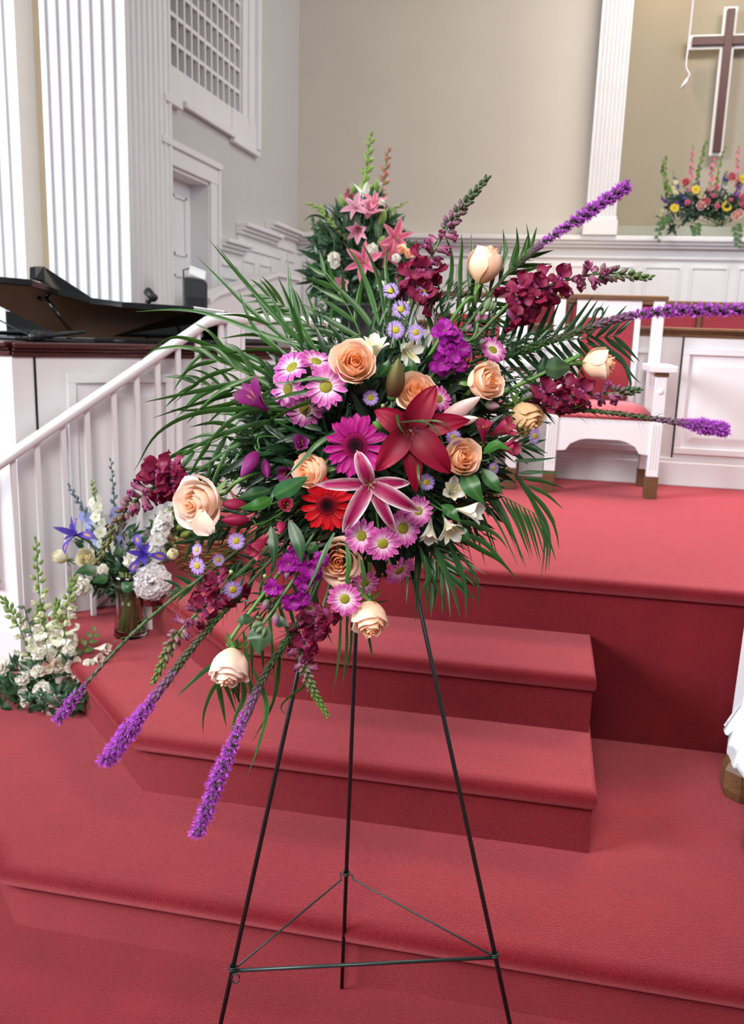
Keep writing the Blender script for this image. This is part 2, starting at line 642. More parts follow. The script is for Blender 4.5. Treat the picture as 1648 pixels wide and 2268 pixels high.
# back wainscot: ledge, rail moulding and rows of sunk panels
q = MB()
for (a, b, o) in ((2.195, 2.235, .13), (2.165, 2.195, .10), (2.14, 2.165, .07)):
    box(q, (XL, YB - o, a), (5, YB, b))
box(q, (XL, YB - .035, 2.055), (5, YB, 2.075))
box(q, (XL, YB - .022, 2.04), (5, YB, 2.055))
struct(bevel(q.obj('trim_back_ledge', M_TRIM), .006))
q = MB()
box(q, (XL, YB - .015, .6), (5, YB, 2.14))
wb = struct(q.obj('trim_back_wainscot', M_TRIM))
x = -2.25
while x < 2.6:
    p = MB()
    x0, x1, a, b = x, x + .27, 1.15, 1.985
    for (bx0, bz0, bx1, bz1) in ((x0 - .015, a - .015, x1 + .015, a), (x0 - .015, b, x1 + .015, b + .015), (x0 - .015, a, x0, b), (x1, a, x1 + .015, b)):
        box(p, (bx0, YB - .026, bz0), (bx1, YB - .015, bz1))
    box(p, (x0 + .02, YB - .019, a + .02), (x1 - .02, YB - .015, b - .02))
    p.obj('panel', M_TRIM, wb)
    x += .375

# left wall: stepped wainscot following the choir stairs, with its caps and panels
q = MB()
wl = None
segs = [(6.04, 6.62, 1.99), (6.43, 7.33, 2.13), (7.10, 8.0, 2.235)]
lw = MB()
box(lw, (XL, 6.02, .6), (XL + .012, 6.43, 1.95))
box(lw, (XL, 6.43, .6), (XL + .012, 7.10, 2.10))
box(lw, (XL, 7.10, .6), (XL + .012, 8.0, 2.20))
wl = struct(lw.obj('trim_left_wainscot', M_TRIM))
for i, (a, b, z) in enumerate(((6.0, 6.52, 1.995), (6.40, 7.30, 2.145), (7.08, 8.0, 2.235))):
    p = MB()
    for (za, zb, o) in ((z - .03, z, .10), (z - .055, z - .03, .07), (z - .08, z - .055, .045)):
        box(p, (XL, a, za), (XL + o, b, zb))
    bevel(p.obj('stepped_cap', M_TRIM, wl), .005)
    p = MB()
    box(p, (XL, a + .06, z - .18), (XL + .028, b - .12, z - .163))
    p.obj('rail_moulding', M_TRIM, wl)
    k = 2 if i else 1
    for j in range(k):
        u0 = a + .1 + j * (.4)
        p = MB()
        y0, y1, za, zb = u0, u0 + .26, 1.0, z - .27
        for (bx0, bz0, bx1, bz1) in ((y0 - .015, za - .015, y1 + .015, za), (y0 - .015, zb, y1 + .015, zb + .015), (y0 - .015, za, y0, zb), (y1, za, y1 + .015, zb)):
            box(p, (XL + .012, bx0, bz0), (XL + .024, bx1, bz1))
        p.obj('panel', M_TRIM, wl)
# sloping knee wall of the choir stairs
p = MB()
ks = [onx(478, 655, XL + .25), onx(612, 612, XL + .25), onx(640, 622, XL + .25)]
kp = [(ks[0].y - .15, ks[0].z - .05), (ks[0].y, ks[0].z), (ks[1].y, ks[1].z), (ks[2].y + .3, ks[1].z)]
v = []
for xx in (XL + .19, XL + .25):
    v += [(xx, y, z) for y, z in kp] + [(xx, kp[-1][0], .6), (xx, kp[0][0], .6)]
p.add(v, [(6, 7, 8, 9, 10, 11), (0, 5, 4, 3, 2, 1), (0, 1, 7, 6), (1, 2, 8, 7), (2, 3, 9, 8), (0, 6, 11, 5), (3, 4, 10, 9)])
knee = struct(p.obj('trim_stair_knee_wall', M_TRIM))
p = MB()
for i in range(3):
    (ya, za), (yb, zb) = kp[i], kp[i + 1]
    vv = []
    for xx in (XL + .17, XL + .275):
        vv += [(xx, ya, za), (xx, yb, zb), (xx, yb, zb + .03), (xx, ya, za + .03)]
    p.add(vv, [(4, 5, 6, 7), (0, 3, 2, 1), (3, 7, 6, 2), (0, 1, 5, 4), (0, 4, 7, 3), (1, 2, 6, 5)])
p.obj('sloping_cap', M_WHITE, knee)
for i in range(4):
    p = MB()
    yy = ks[0].y + .12 + i * .42
    box(p, (XL + .25, yy, .7), (XL + .262, yy + .02, 1.45 + i * .08))
    p.obj('panel_stile', M_TRIM, knee)

# ------------------------------------------------------------------ door in the left wall
door = thing('door_1', 'tall white panelled door recessed in the left wall', 'door', Vector((XL, 5.5, .2)))
door['kind'] = 'structure'
p = MB()
dx = XL - .13
box(p, (dx - .04, DY0, .2), (dx, DY1, DZ - .0))
bevel(p.obj('door_leaf', M_WHITE, door), .003)
for (a, b) in ((.5, 1.0), (1.12, 1.72), (1.84, 2.22)):
    for (ya, yb) in ((DY0 + .10, DY0 + .31), (DY0 + .40, DY0 + .61)):
        p = MB()
        for (y0, z0, y1, z1) in ((ya, a, yb, a + .018), (ya, b - .018, yb, b), (ya, a, ya + .018, b), (yb - .018, a, yb, b)):
            box(p, (dx, y0, z0), (dx + .012, y1, z1))
        p.obj('door_panel', M_WHITE, door)
p = MB()
box(p, (dx - .05, DY1 - .001, .2), (XL + .004, DY1 + .02, DZ))
box(p, (dx - .05, DY0, DZ - .02), (XL + .004, DY1 + .02, DZ + .001))
p.obj('door_jamb', M_TRIM, door)
p = MB()
box(p, (XL, DY1 + .005, .2), (XL + .022, DY1 + .15, DZ + .12))
box(p, (XL + .022, DY1 + .12, .2), (XL + .036, DY1 + .16, DZ + .13))
box(p, (XL, DY0 - .1, DZ), (XL + .026, DY1 + .145, DZ + .122))
box(p, (XL + .022, DY0 - .1, DZ + .10), (XL + .045, DY1 + .17, DZ + .14))
bevel(p.obj('door_casing', M_TRIM, door), .004)

# ------------------------------------------------------------------ organ grille window in the left wall
win = thing('window_1', 'white lattice organ grille high on the left wall', 'window', Vector((XL, 5.85, 2.9)))
win['kind'] = 'structure'
WY0, WY1, WZ0, WZ1 = 5.17, 6.50, 2.905, 4.4
p = MB()
box(p, (XL - .16, WY0 - .1, WZ0 - .1), (XL - .12, WY1 + .1, WZ1))
p.obj('grille_backing', M_GRILLE, win)
ncol, rowh = 12, .147
for i in range(ncol + 1):
    y = WY0 + (WY1 - WY0) * i / ncol
    p = MB()
    box(p, (XL - .045, y - .011, WZ0), (XL - .002, y + .011, WZ1))
    p.obj('muntin', M_TRIM, win)
for k in range(1, 10):
    z = WZ0 + rowh * k
    p = MB()
    box(p, (XL - .042, WY0, z - .012), (XL - .004, WY1, z + .012))
    p.obj('muntin', M_TRIM, win)
p = MB()
box(p, (XL - .1, WY1, WZ0 - .03), (XL + .02, WY1 + .30, WZ1))
box(p, (XL + .02, WY1 + .10, WZ0 - .03), (XL + .035, WY1 + .13, WZ1))
box(p, (XL + .02, WY1 + .26, WZ0 - .19), (XL + .05, WY1 + .33, WZ1))
box(p, (XL - .1, WY0 - .1, WZ0 - .20), (XL + .016, WY1 + .295, WZ0 - .003))
box(p, (XL + .02, 5.42, WZ0 - .205), (XL + .045, 6.30, WZ0 - .165))
box(p, (XL, 5.1, WZ0 - .235), (XL + .045, 5.36, WZ0 - .195))
box(p, (XL, 5.1, WZ0 - .215), (XL + .024, 5.355, WZ0 - .1))
box(p, (XL, 6.26, WZ0 - .235), (XL + .045, WY1 + .33, WZ0 - .195))
box(p, (XL, 6.265, WZ0 - .22), (XL + .028, WY1 + .325, WZ0 - .006))
bevel(p.obj('window_frame', M_TRIM, win), .004)

# ------------------------------------------------------------------ cross in the niche
cr = thing('wall_cross', 'dark brown wooden cross with a white border on the niche wall', 'cross', Vector((1.32, YN - .12, 3)))
p = MB()
xa, hw = 1.318, .033
y0, y1 = YN - .16, YN - .12
zt, zb_, zc = 4.195, 3.035, 3.945
box(p, (xa - hw, y0, zb_), (xa + hw, y1, zt))
box(p, (xa - .295, y0, zc - .034), (xa - hw, y1, zc + .034))
box(p, (xa + hw, y0, zc - .034), (xa + .295, y1, zc + .034))
bevel(p.obj('wooden_cross', M_CROSS, cr), .002)
p = MB()
e = .024
box(p, (xa - hw - e, y1, zb_ - e), (xa + hw + e, y1 + .03, zt + e))
box(p, (xa - .295 - e, y1, zc - .034 - e), (xa - hw - e, y1 + .03, zc + .034 + e))
box(p, (xa + hw + e, y1, zc - .034 - e), (xa + .295 + e, y1 + .03, zc + .034 + e))
p.obj('white_border', M_WHITE, cr)
p = MB()
box(p, (xa - .02, y1 + .03, 3.6), (xa + .02, YN, 3.7))
p.obj('wall_bracket', M_WHITE, cr)

# hanging cord
p = MB()
cpts = [ony(1537, -120, 5), ony(1535, 0, 5), ony(1524, 105, 5), ony(1520, 148, 5), ony(1527, 165, 5), ony(1522, 176, 5)]
tube(p, spline(cpts, 6), .004, 6)
cord = tag(p.obj('hanging_cord', M_CORD, None, True), 'thin white cord hanging down in front of the cross', 'cord')
p = MB()
tube(p, [ony(1522, 176, 5), ony(1515, 187, 5), ony(1508, 197, 5)], [.006, .007, .005], 6)
p.obj('cord_pull', M_CORD, cord, True)

# ------------------------------------------------------------------ wire easel
APEX = dep(812, 800, 1.60)
FB = onz(757, 2188, .004)
FL, FR = onz(446, 2460, .004), onz(1171, 2460, .004)
easel = thing('wire_easel', 'black wire floor easel with three thin legs carrying the flower spray', 'easel', Vector((APEX.x, FB.y - .15, 0)))
for a in (FL, FR, FB):
    p = MB()
    tube(p, [a, APEX.lerp(a, -.02)], .0042, 8)
    p.obj('leg', M_WIRE, easel, True)
pl = FL.lerp(APEX, .185)
pr = FR.lerp(APEX, .205)
pbk = FB.lerp(APEX, .205)
p = MB()
tube(p, [pl, pr], .0034, 8)
p.obj('cross_brace', M_WIREG, easel, True)
up = Vector((0, 0, .006))
p = MB()
tube(p, [pl + (pbk - pl) * .02, pl.lerp(pbk, .95), pbk + Vector((-.012, 0, .004))], .0019, 6)
p.obj('wire_brace', M_WIREG, easel, True)
p = MB()
tube(p, [pr + (pbk - pr) * .02, pr.lerp(pbk, .95), pbk + Vector((.012, 0, .004))], .0019, 6)
p.obj('wire_brace', M_WIREG, easel, True)
for c, leg in ((pl, FL), (pr, FR), (pbk, FB)):
    ax = (APEX - leg).normalized()
    a = ax.orthogonal().normalized()
    b = ax.cross(a)
    p = MB()
    tube(p, [c + (a * math.cos(t) + b * math.sin(t)) * .0062 + ax * (t * .0006) for t in [k * math.pi / 5 for k in range(26)]], .0018, 5)
    p.obj('wire_loop', M_WIREG, easel, True)
p = MB()
lp = pl + Vector((.008, -.004, -.004))
tube(p, [lp + CR * (.007 * math.cos(t)) + CU * (.009 * math.sin(t) - .006) for t in [k * math.pi / 6 for k in range(13)]], .0015, 5)
p.obj('wire_loop', M_WIREG, easel, True)
# wire hoop that holds the foam
p = MB()
hc = APEX + Vector((0, -.03, -.05))
tube(p, [hc + CR * (.05 * math.cos(t)) + CU * (.06 * math.sin(t)) for t in [k * math.pi / 10 for k in range(21)]], .003, 6)
p.obj('wire_hoop', M_WIREG, easel, True)


# ------------------------------------------------------------------ pulpit chairs
def chair(name, fx0, fx1, yf, yb, zf, label, top=.90):
    """white high-backed church chair with red upholstery, wooden feet, arm caps and top rail"""
    o = thing(name, label, 'chair', Vector(((fx0 + fx1) / 2, (yf + yb) / 2, zf)), 'white chancel chairs with red cushions')
    lw = .052

    def part(nm, boxes, m, bv=.004):
        p = MB()
        for a, b in boxes:
            box(p, a, b)
        return bevel(p.obj(nm, m, o, False, True), bv)
    for x in (fx0, fx1):
        s = 1 if x == fx0 else -1
        a, b = (x, x + lw * s) if s > 0 else (x - lw, x)
        l = part('leg', [((a, yf, zf + .10), (b, yf + lw, zf + .56))], M_WHITE)
        for k in range(4):
            xx = a + lw * (k + .75) / 4.6
            pp = MB()
            box(pp, (xx, yf - .0025, zf + .14), (xx + .005, yf + .001, zf + .34))
            pp.obj('flute', M_TRIM, l, False, True)
        part('foot', [((a - .003, yf - .003, zf), (b + .003, yf + lw + .003, zf + .105))], M_OAK)
        l = part('leg', [((a, yb, zf + .08), (b, yb + lw, zf + top))], M_WHITE)
        for k in range(3):
            xx = a + lw * (k + .75) / 3.6
            pp = MB()
            box(pp, (xx, yb - .0025, zf + .50), (xx + .006, yb + .001, zf + top - .05))
            pp.obj('flute', M_TRIM, l, False, True)
        part('foot', [((a - .003, yb - .003, zf), (b + .003, yb + lw + .003, zf + .09))], M_OAK)
        xo0, xo1 = (a - .035, b + .03) if s > 0 else (a - .03, b + .035)
        part('armrest', [((xo0, yf - .03, zf + .575), (xo1, yb, zf + .605))], M_WHITE)
        part('arm_block', [((a - .004, yf - .006, zf + .555), (b + .004, yf + lw + .006, zf + .577))], M_OAK)
        pp = MB()
        lathe(pp, [(.0, .006), (.008, .007), (.013, .004), (.015, 0)], 12, mtx=Matrix.Translation(((a + b) / 2, yf, zf + .49)) @ Matrix.Rotation(math.pi / 2, 4, 'X'))
        pp.obj('rosette', M_WHITE, o, True, True)
        part('side_rail', [((a + .01, yf + lw, zf + .26), (b - .01, yb, zf + .345))], M_WHITE)
    # front apron with shaped lower edge
    p = MB()
    x0, x1 = fx0 + lw, fx1 - lw
    w = x1 - x0
    pr = [(x0, .20), (x0 + .04, .205), (x0 + .06, .235), (x0 + .10, .255), (x0 + .13, .262), (x1 - .13, .262), (x1 - .10, .255), (x1 - .06, .235), (x1 - .04, .205), (x1, .20), (x1, .345), (x0, .345)]
    n = len(pr)
    v = [(x, yf + .008, zf + z) for x, z in pr] + [(x, yf + .035, zf + z) for x, z in pr]
    p.add(v, [tuple(range(n)), tuple(range(2 * n - 1, n - 1, -1))] + [(i, i + n, (i + 1) % n + n, (i + 1) % n) for i in range(n)])
    p.obj('apron', M_WHITE, o, False, True)
    part('seat_rail', [((fx0 + .01, yf + .01, zf + .345), (fx1 - .01, yb + .02, zf + .36))], M_WHITE)
    p = MB()
    N = 10
    v, f = [], []
    for i in range(N + 1):
        for j in range(N + 1):
            u, t = i / N, j / N
            h = .055 * (1 - (2 * u - 1) ** 6) * (1 - (2 * t - 1) ** 6) + .012
            v.append((fx0 + .03 + (fx1 - fx0 - .06) * u, yf + .005 + (yb - yf - .0) * t, zf + .358 + h))
    for i in range(N):
        for j in range(N):
            f.append((i * (N + 1) + j, (i + 1) * (N + 1) + j, (i + 1) * (N + 1) + j + 1, i * (N + 1) + j + 1))
    p.add(v, f)
    box(p, (fx0 + .03, yf + .005, zf + .356), (fx1 - .03, yb, zf + .371))
    p.obj('seat_cushion', M_REDF, o, True, True)
    ins = .105
    for x in (fx0 + ins, fx1 - ins - .03):
        part('back_stile', [((x, yb + .012, zf + .36), (x + .03, yb + .04, zf + top))], M_WHITE)
    part('backrest', [((fx0 + ins + .03, yb + .004, zf + .42), (fx1 - ins - .03, yb + .03, zf + top - .085))], M_REDF, .012)
    part('back_rail', [((fx0 + ins, yb + .008, zf + top - .088), (fx1 - ins, yb + .045, zf + top))], M_WHITE)
    part('crest_rail', [((fx0 - .012, yb - .012, zf + top - .002), (fx1 + .012, yb + lw + .012, zf + top + .022))], M_OAK, .006)
    return o


chair('chancel_chair', .008, .522, 4.115, 4.46, Z4, 'white chancel chair with red seat seen behind the right-hand roses and purple spikes')
chair('chancel_chair', -.72, -.12, 4.13, 4.46, Z4, 'white chancel chair with red cushion hidden mostly behind the middle of the spray')

# ------------------------------------------------------------------ choir pews behind the partition
pew = thing('choir_pew', 'red upholstered choir pew with brown wooden rails behind the white partition', 'pew', Vector((1.2, 5, Z4)))
xw = .66
for i in range(5):
    p = MB()
    box(p, (xw - .9 + i * .335, 4.95, Z4 + .3), (xw - .9 + i * .335 + .315, 4.99, 1.572))
    bevel(p.obj('back_panel', M_REDF, pew, False, True), .008)
    p = MB()
    box(p, (xw - .9 + i * .335 + .315, 4.94, Z4 + .3), (xw - .9 + (i + 1) * .335, 5.0, 1.585))
    p.obj('wooden_divider', M_OAK, pew, False, True)
p = MB()
box(p, (-.3, 4.93, 1.572), (2.2, 5.02, 1.598))
bevel(p.obj('top_rail', M_OAK, pew, False, True), .005)
p = MB()
box(p, (-.25, 4.96, Z4), (2.2, 5.4, Z4 + .42))
p.obj('pew_seat', M_OAK, pew, False, True)

# ------------------------------------------------------------------ grand piano with raised lid
pf = frame_of((-1.86, 2.95, 0), (S2, S2))
piano = thing('grand_piano', 'glossy black grand piano with its lid raised behind the panelled wall', 'piano', Vector((-2.0, 3.9, .2)))


def poly_slab(mbx, pts, nrm, th):
    n = len(pts)
    v = [Vector(p) for p in pts] + [Vector(p) + nrm * th for p in pts]
    mbx.add(v, [tuple(range(n)), tuple(range(2 * n - 1, n - 1, -1))] + [(i, i + n, (i + 1) % n + n, (i + 1) % n) for i in range(n)])


def flat(pts, z):
    return [(x, y, z) for x, y in pts]


# plan of the case: the curved side lies along the diagonal wall
A = [(-2.75, 3.05), (-1.98, 3.02), (-1.72, 3.14), (-1.50, 3.36), (-1.32, 3.58), (-1.20, 3.82), (-1.22, 4.08), (-1.36, 4.22), (-1.60, 4.25), (-2.75, 4.25)]
p = MB()
n = len(A)
v = flat(A, 1.02) + flat(A, 1.335)
ins_ = [(x + (-2.0 - x) * .04, y + (3.65 - y) * .05) for x, y in A]
v += flat(ins_, 1.335) + flat(ins_, 1.24)
f = [(i, (i + 1) % n, (i + 1) % n + n, i + n) for i in range(n)] + [(i + n, (i + 1) % n + n, (i + 1) % n + 2 * n, i + 2 * n) for i in range(n)]
f += [(i + 2 * n, (i + 1) % n + 2 * n, (i + 1) % n + 3 * n, i + 3 * n) for i in range(n)] + [tuple(range(n - 1, -1, -1))]
p.add(v, f)
bevel(p.obj('piano_case', M_BLACK, piano, False, True), .005)
p = MB()
poly_slab(p, flat([(x + (-2.0 - x) * .05, y + (3.65 - y) * .06) for x, y in A], 1.245), Vector((0, 0, 1)), .012)
p.obj('iron_plate', M_GOLD, piano, False, True)
for (x, y, z0) in ((-2.5, 3.2, Z1), (-2.6, 3.9, Z1), (-1.45, 3.95, Z4)):
    p = MB()
    lathe(p, [(.045, z0), (.05, z0 + .06), (.04, z0 + .2), (.065, 1.02)], 10, mtx=Matrix.Translation((x, y, 0)))
    p.obj('leg', M_BLACK, piano, True, True)
# lid plane: hinged along the far side, its near edge high on the left
Lp = [dep(0, 618, 3.25), dep(300, 676, 3.62), dep(500, 697, 3.95)]
Pf = dep(130, 742, 4.05)
nl = (Lp[2] - Lp[0]).cross(Pf - Lp[0]).normalized()
if nl.z < 0:
    nl = -nl


def onlid(px, py):
    r = ray(px, py)
    return EYEP + r * ((Lp[0] - EYEP).dot(nl) / r.dot(nl))


lid = [onlid(*q) for q in ((-150, 606), (0, 628), (70, 634), (130, 655), (200, 673), (270, 682), (350, 687), (430, 692), (500, 702), (545, 728), (540, 752), (420, 756), (300, 754), (160, 752), (128, 741), (0, 680), (-150, 610))]
p = MB()
poly_slab(p, lid, nl, .028)
bevel(p.obj('piano_lid', M_BLACK, piano, False, True), .004)
# folded front flap lying on the lid
g = [onlid(*q) + nl * .03 for q in ((92, 652), (215, 676), (235, 690), (112, 668))]
p = MB()
fl = [dep(78, 590, 3.42), dep(97, 590, 3.5), dep(216, 668, 3.72), dep(150, 664, 3.60), dep(100, 622, 3.46), dep(78, 616, 3.42)]
nf_ = (fl[2] - fl[0]).cross(fl[5] - fl[0]).normalized()
poly_slab(p, fl, nf_ * (-1 if nf_.y < 0 else 1), .03)
p.obj('lid_flap', M_BLACK, piano, False, True)
p = MB()
tube(p, [dep(96, 655, 3.5), dep(160, 738, 3.6)], .009, 6)
p.obj('lid_prop', M_BLACK, piano, True, True)
p = MB()
box(p, (-2.6, 3.9, 1.33), (-1.6, 3.93, 1.43))
p.obj('music_desk', M_BLACK, piano, False, True)
for px in (83, 95):
    p = MB()
    lathe(p, [(0, .006), (.008, .005), (.01, 0), (.008, -.004)], 10, mtx=Matrix.Translation(onlid(px + 4, 662) - nl * .006))
    p.obj('brass_hinge', M_GOLD, piano, True, True)

# microphone clip and cable
mic = thing('microphone_clip', 'small black microphone clip rising behind the piano lid', 'microphone', dep(335, 690, 4.3))
p = MB()
tube(p, [dep(327, 1000, 4.3), dep(327, 690, 4.3), dep(329, 672, 4.3)], .009, 8)
p.obj('stand_tube', M_BPLAST, mic, True, True)
p = MB()
tube(p, [dep(326, 672, 4.3), dep(333, 660, 4.3), dep(343, 662, 4.3)], [.013, .017, .014], 8)
p.obj('swivel', M_BPLAST, mic, True, True)
p = MB()
tube(p, [dep(326, 645, 4.3), dep(343, 662, 4.28)], [.022, .019], 10)
p.obj('clip_jaw', M_BPLAST, mic, True, True)
p = MB()
cpt = [dep(-40, 690, 3.3), dep(10, 715, 3.3), dep(45, 733, 3.25), dep(66, 742, 3.2), dep(75, 746, 3.15)]
tube(p, spline(cpt, 5), .003, 5)
p.obj('microphone_cable', M_BPLAST, None, True)
tag(bpy.data.objects['microphone_cable'], 'thin black cable running down from the left to the piano rim', 'cable')
mh = thing('microphone', 'black microphone lying on the brown wall cap near the piano', 'microphone', dep(78, 745, 3.12))
p = MB()
tube(p, [dep(66, 748, 3.1), dep(78, 744, 3.12), dep(95, 744, 3.16)], [.012, .02, .016], 8)
p.obj('microphone_head', M_BPLAST, mh, True, True)
p = MB()
tube(p, [dep(95, 744, 3.16), dep(160, 738, 3.34), dep(190, 735, 3.42)], [.011, .008, .006], 8)
p.obj('microphone_body', M_BPLAST, mh, True, True)

# black speaker with a paper on top
spk = thing('speaker_cabinet', 'black speaker cabinet beyond the piano, in front of the white door', 'speaker', dep(433, 700, 5.0))
sc0 = dep(433, 650, 4.95)
sm = Matrix.Translation(sc0) @ Matrix.Rotation(.35, 4, 'Z')
p = MB()
pr = [(-.068, -.06), (.068, -.06), (.05, .07), (-.05, .07)]
v = [(x * .92, y, -(sc0.z - Z4) + .002) for x, y in pr] + [(x * 1.04, y - .0, .07 + (.0 if y < 0 else .02) - x * .15) for x, y in pr]
p.add(v, [(3, 2, 1, 0), (4, 5, 6, 7), (0, 1, 5, 4), (1, 2, 6, 5), (2, 3, 7, 6), (3, 0, 4, 7)], mtx=sm)
bevel(p.obj('cabinet', M_BPLAST, spk, False, True), .012)
p = MB()
box(p, (-.045, -.068, -.6), (.045, -.06, -.02), mtx=sm)
bevel(p.obj('speaker_grille', mat('dark_grille', (.006, .007, .009), rough=.8, noise=.1), spk, False, True), .01)
p = MB()
tube(p, [sm @ Vector(q) for q in ((-.062, -.02, .08), (-.066, -.02, .125), (-.03, -.02, .135), (.0, -.02, .11))], .005, 6)
p.obj('handle', M_BPLAST, spk, True, True)
p = MB()
poly_slab(p, [sm @ Vector(q) for q in ((-.03, -.05, .105), (.055, -.05, .075), (.06, .03, .095), (-.028, .03, .125))], Vector((0, 0, 1)), .03)
tag(p.obj('paper_stack', M_PAPER), 'white papers lying on top of the black speaker', 'paper')

# wall socket box by the far-left pillar
p = MB()
b0 = ony(81, 722, 4.9)
box(p, (b0.x - .03, 4.87, b0.z - .07), (b0.x + .03, 4.92, b0.z + .07))
ob = tag(bevel(p.obj('wall_box', M_TRIM), .006), 'small grey electrical box between the two left pillars', 'box')
p = MB()
box(p, (b0.x - .018, 4.864, b0.z - .04), (b0.x + .018, 4.87, b0.z + .04))
p.obj('cover_plate', M_BPLAST, ob, False, True)

# ------------------------------------------------------------------ communion table, right edge
tb = thing('communion_table', 'white communion table with brown block feet at the right edge', 'table', Vector((.9, 2.3, Z1)))
for (x, y) in ((.568, 2.40), (.565, 2.08), (1.3, 2.40), (1.3, 2.08)):
    p = MB()
    v = []
    for z, w in ((Z1 + .10, .048), (.80, .062)):
        dx = (z - Z1) * .02
        v += [(x + dx, y - w, z), (x + dx + 2 * w, y - w, z), (x + dx + 2 * w, y + w, z), (x + dx, y + w, z)]
    p.add(v, [(0, 3, 2, 1), (4, 5, 6, 7), (0, 1, 5, 4), (1, 2, 6, 5), (2, 3, 7, 6), (3, 0, 4, 7)])
    bevel(p.obj('leg', M_WHITE, tb, False, True), .006)
    p = MB()
    lathe(p, [(.045, 0), (.058, .006), (.066, .03), (.066, .085), (.060, .10), (.05, .112)], 8, mtx=Matrix.Translation((x + .05, y, Z1)) @ Matrix.Rotation(math.pi / 8, 4, 'Z'))
    p.obj('foot', M_OAK, tb, False, True)
p = MB()
box(p, (.62, 1.98, .80), (1.6, 2.5, .84))
p.obj('table_top', M_WHITE, tb, False, True)
# lace cloth with a hanging pointed corner
p = MB()
tip = dep(1603, 1606, 2.38)
top = [dep(1716, 1425, 2.40), dep(1740, 1420, 2.32), dep(1800, 1420, 2.22), dep(1900, 1420, 2.18), dep(2050, 1425, 2.16)]
low = [tip, dep(1618, 1648, 2.33), dep(1652, 1738, 2.24), dep(1760, 1800, 2.16), dep(2000, 1860, 2.12)]
N, K = 24, 12
v, f = [], []
tp, lw_ = spline(top, 6), spline(low, 6)
mid = [tp[i].lerp(lw_[i], .42) + CR * (.012 if i < 9 else .0) for i in range(len(tp))]
for i in range(len(tp)):
    for k in range(K + 1):
        t = k / K
        q = tp[i].lerp(mid[i], t / .42) if t < .42 else mid[i].lerp(lw_[i], (t - .42) / .58)
        v.append(q + CR * (.008 * math.sin(i * 1.9) * t) + Vector((0, -.01 * math.sin(i * 2.3) * t, 0)))
for i in range(len(tp) - 1):
    for k in range(K):
        f.append((i * (K + 1) + k, i * (K + 1) + k + 1, (i + 1) * (K + 1) + k + 1, (i + 1) * (K + 1) + k))
p.add(v, f)
o = p.obj('lace_cloth', M_CLOTH, None, True)
so = o.modifiers.new('thickness', 'SOLIDIFY')
so.thickness = .002
tag(o, 'white lace tablecloth with a pointed corner hanging off the table', 'tablecloth')

# ================================================================== flower kit
def lerp3(a, b, t):
    return tuple(a[i] + (b[i] - a[i]) * t for i in range(3))


def P_round(u):
    return max(.02, min(1, .28 + 1.5 * u) * math.sqrt(max(0, 1 - max(0, (u - .55) / .45) ** 2.4)))


def P_ray(u):
    return max(.03, (.5 + .5 * min(1, u * 1.6)) * math.sqrt(max(0, 1 - max(0, (u - .72) / .28) ** 2)))


def P_lance(u):
    return max(.02, (math.sin(math.pi * min(1, u * .93 + .07) ** .8)) ** .8)


def P_leaf(u):
    return max(.02, math.sin(math.pi * u ** .72) ** 1.15)


def P_claw(u):
    return max(.02, (.22 + .78 * min(1, max(0, (u - .2) / .45))) * math.sqrt(max(0, 1 - max(0, (u - .7) / .3) ** 2.2)))


def petal(L, W, a0, a1, cup=.2, nu=6, nv=4, prof=P_round, ruf=0, seed=0, col=None, bendpow=1., fold=0):
    """a petal or leaf from the origin along +Y, its upper side towards +Z; a0/a1 rise angles (degrees) at base and tip"""
    rnd = random.Random(seed)
    ph, ph2 = rnd.random() * 6, rnd.random() * 6
    v, f, c = [], [], []
    y = z = 0
    for i in range(nu + 1):
        u = i / nu
        a = math.radians(a0 + (a1 - a0) * u ** bendpow)
        if i:
            y += L / nu * math.cos(a)
            z += L / nu * math.sin(a)
        hw = W / 2 * prof(u)
        for j in range(nv + 1):
            t = 2 * j / nv - 1
            h = cup * hw * t * t + fold * hw * abs(t) + ruf * W * u * math.sin(4.2 * t + ph + 3 * u) * abs(t) + ruf * .5 * W * u * u * math.sin(7 * t + ph2)
            v.append((hw * t, y - h * math.sin(a), z + h * math.cos(a)))
            c.append(col(u, t) if col else (1, 1, 1))
    for i in range(nu):
        for j in range(nv):
            k = i * (nv + 1) + j
            f.append((k, k + 1, k + nv + 2, k + nv + 1))
    return v, f, c


def rotz(a):
    return Matrix.Rotation(a, 4, 'Z')


def rotx(a):
    return Matrix.Rotation(a, 4, 'X')


def tr(x, y=0, z=0):
    return Matrix.Translation((x, y, z) if not isinstance(x, Vector) else x)


def face_m(pos, n, upv=None, size=1., roll=0):
    n = Vector(n).normalized()
    upv = Vector(upv) if upv is not None else CU
    y = upv - n * upv.dot(n)
    if y.length < 1e-4:
        y = CR - n * CR.dot(n)
    y.normalize()
    x = y.cross(n)
    m = Matrix.Identity(4)
    for i in range(3):
        m[i][0], m[i][1], m[i][2], m[i][3] = x[i] * size, y[i] * size, n[i] * size, pos[i]
    return m @ rotz(roll)


def px2m(p, d):
    return p * d / FPX


def facing(fx, fy):
    t = 1 - fx * fx - fy * fy
    return cv(fx, fy, math.sqrt(t) if t > 0 else -math.sqrt(-t))


_cache = {}


def cached(key, fn):
    if key not in _cache:
        _cache[key] = fn()
    return _cache[key]


def put(root, parts):
    """parts: list of (name, mesh, matrix[, subparts])"""
    out = []
    for p in parts:
        o = link(p[0], p[1], root, False, p[2])
        out.append(o)
        if len(p) > 3:
            for q in p[3]:
                link(q[0], q[1], o, False, q[2])
    return out


GREEN = (.035, .11, .022)
DGREEN = (.012, .055, .018)
LGREEN = (.15, .27, .055)


def one(nm, v, f, c, m, mtx=None):
    return MB().add(v, f, c, mtx).mesh(nm, m)


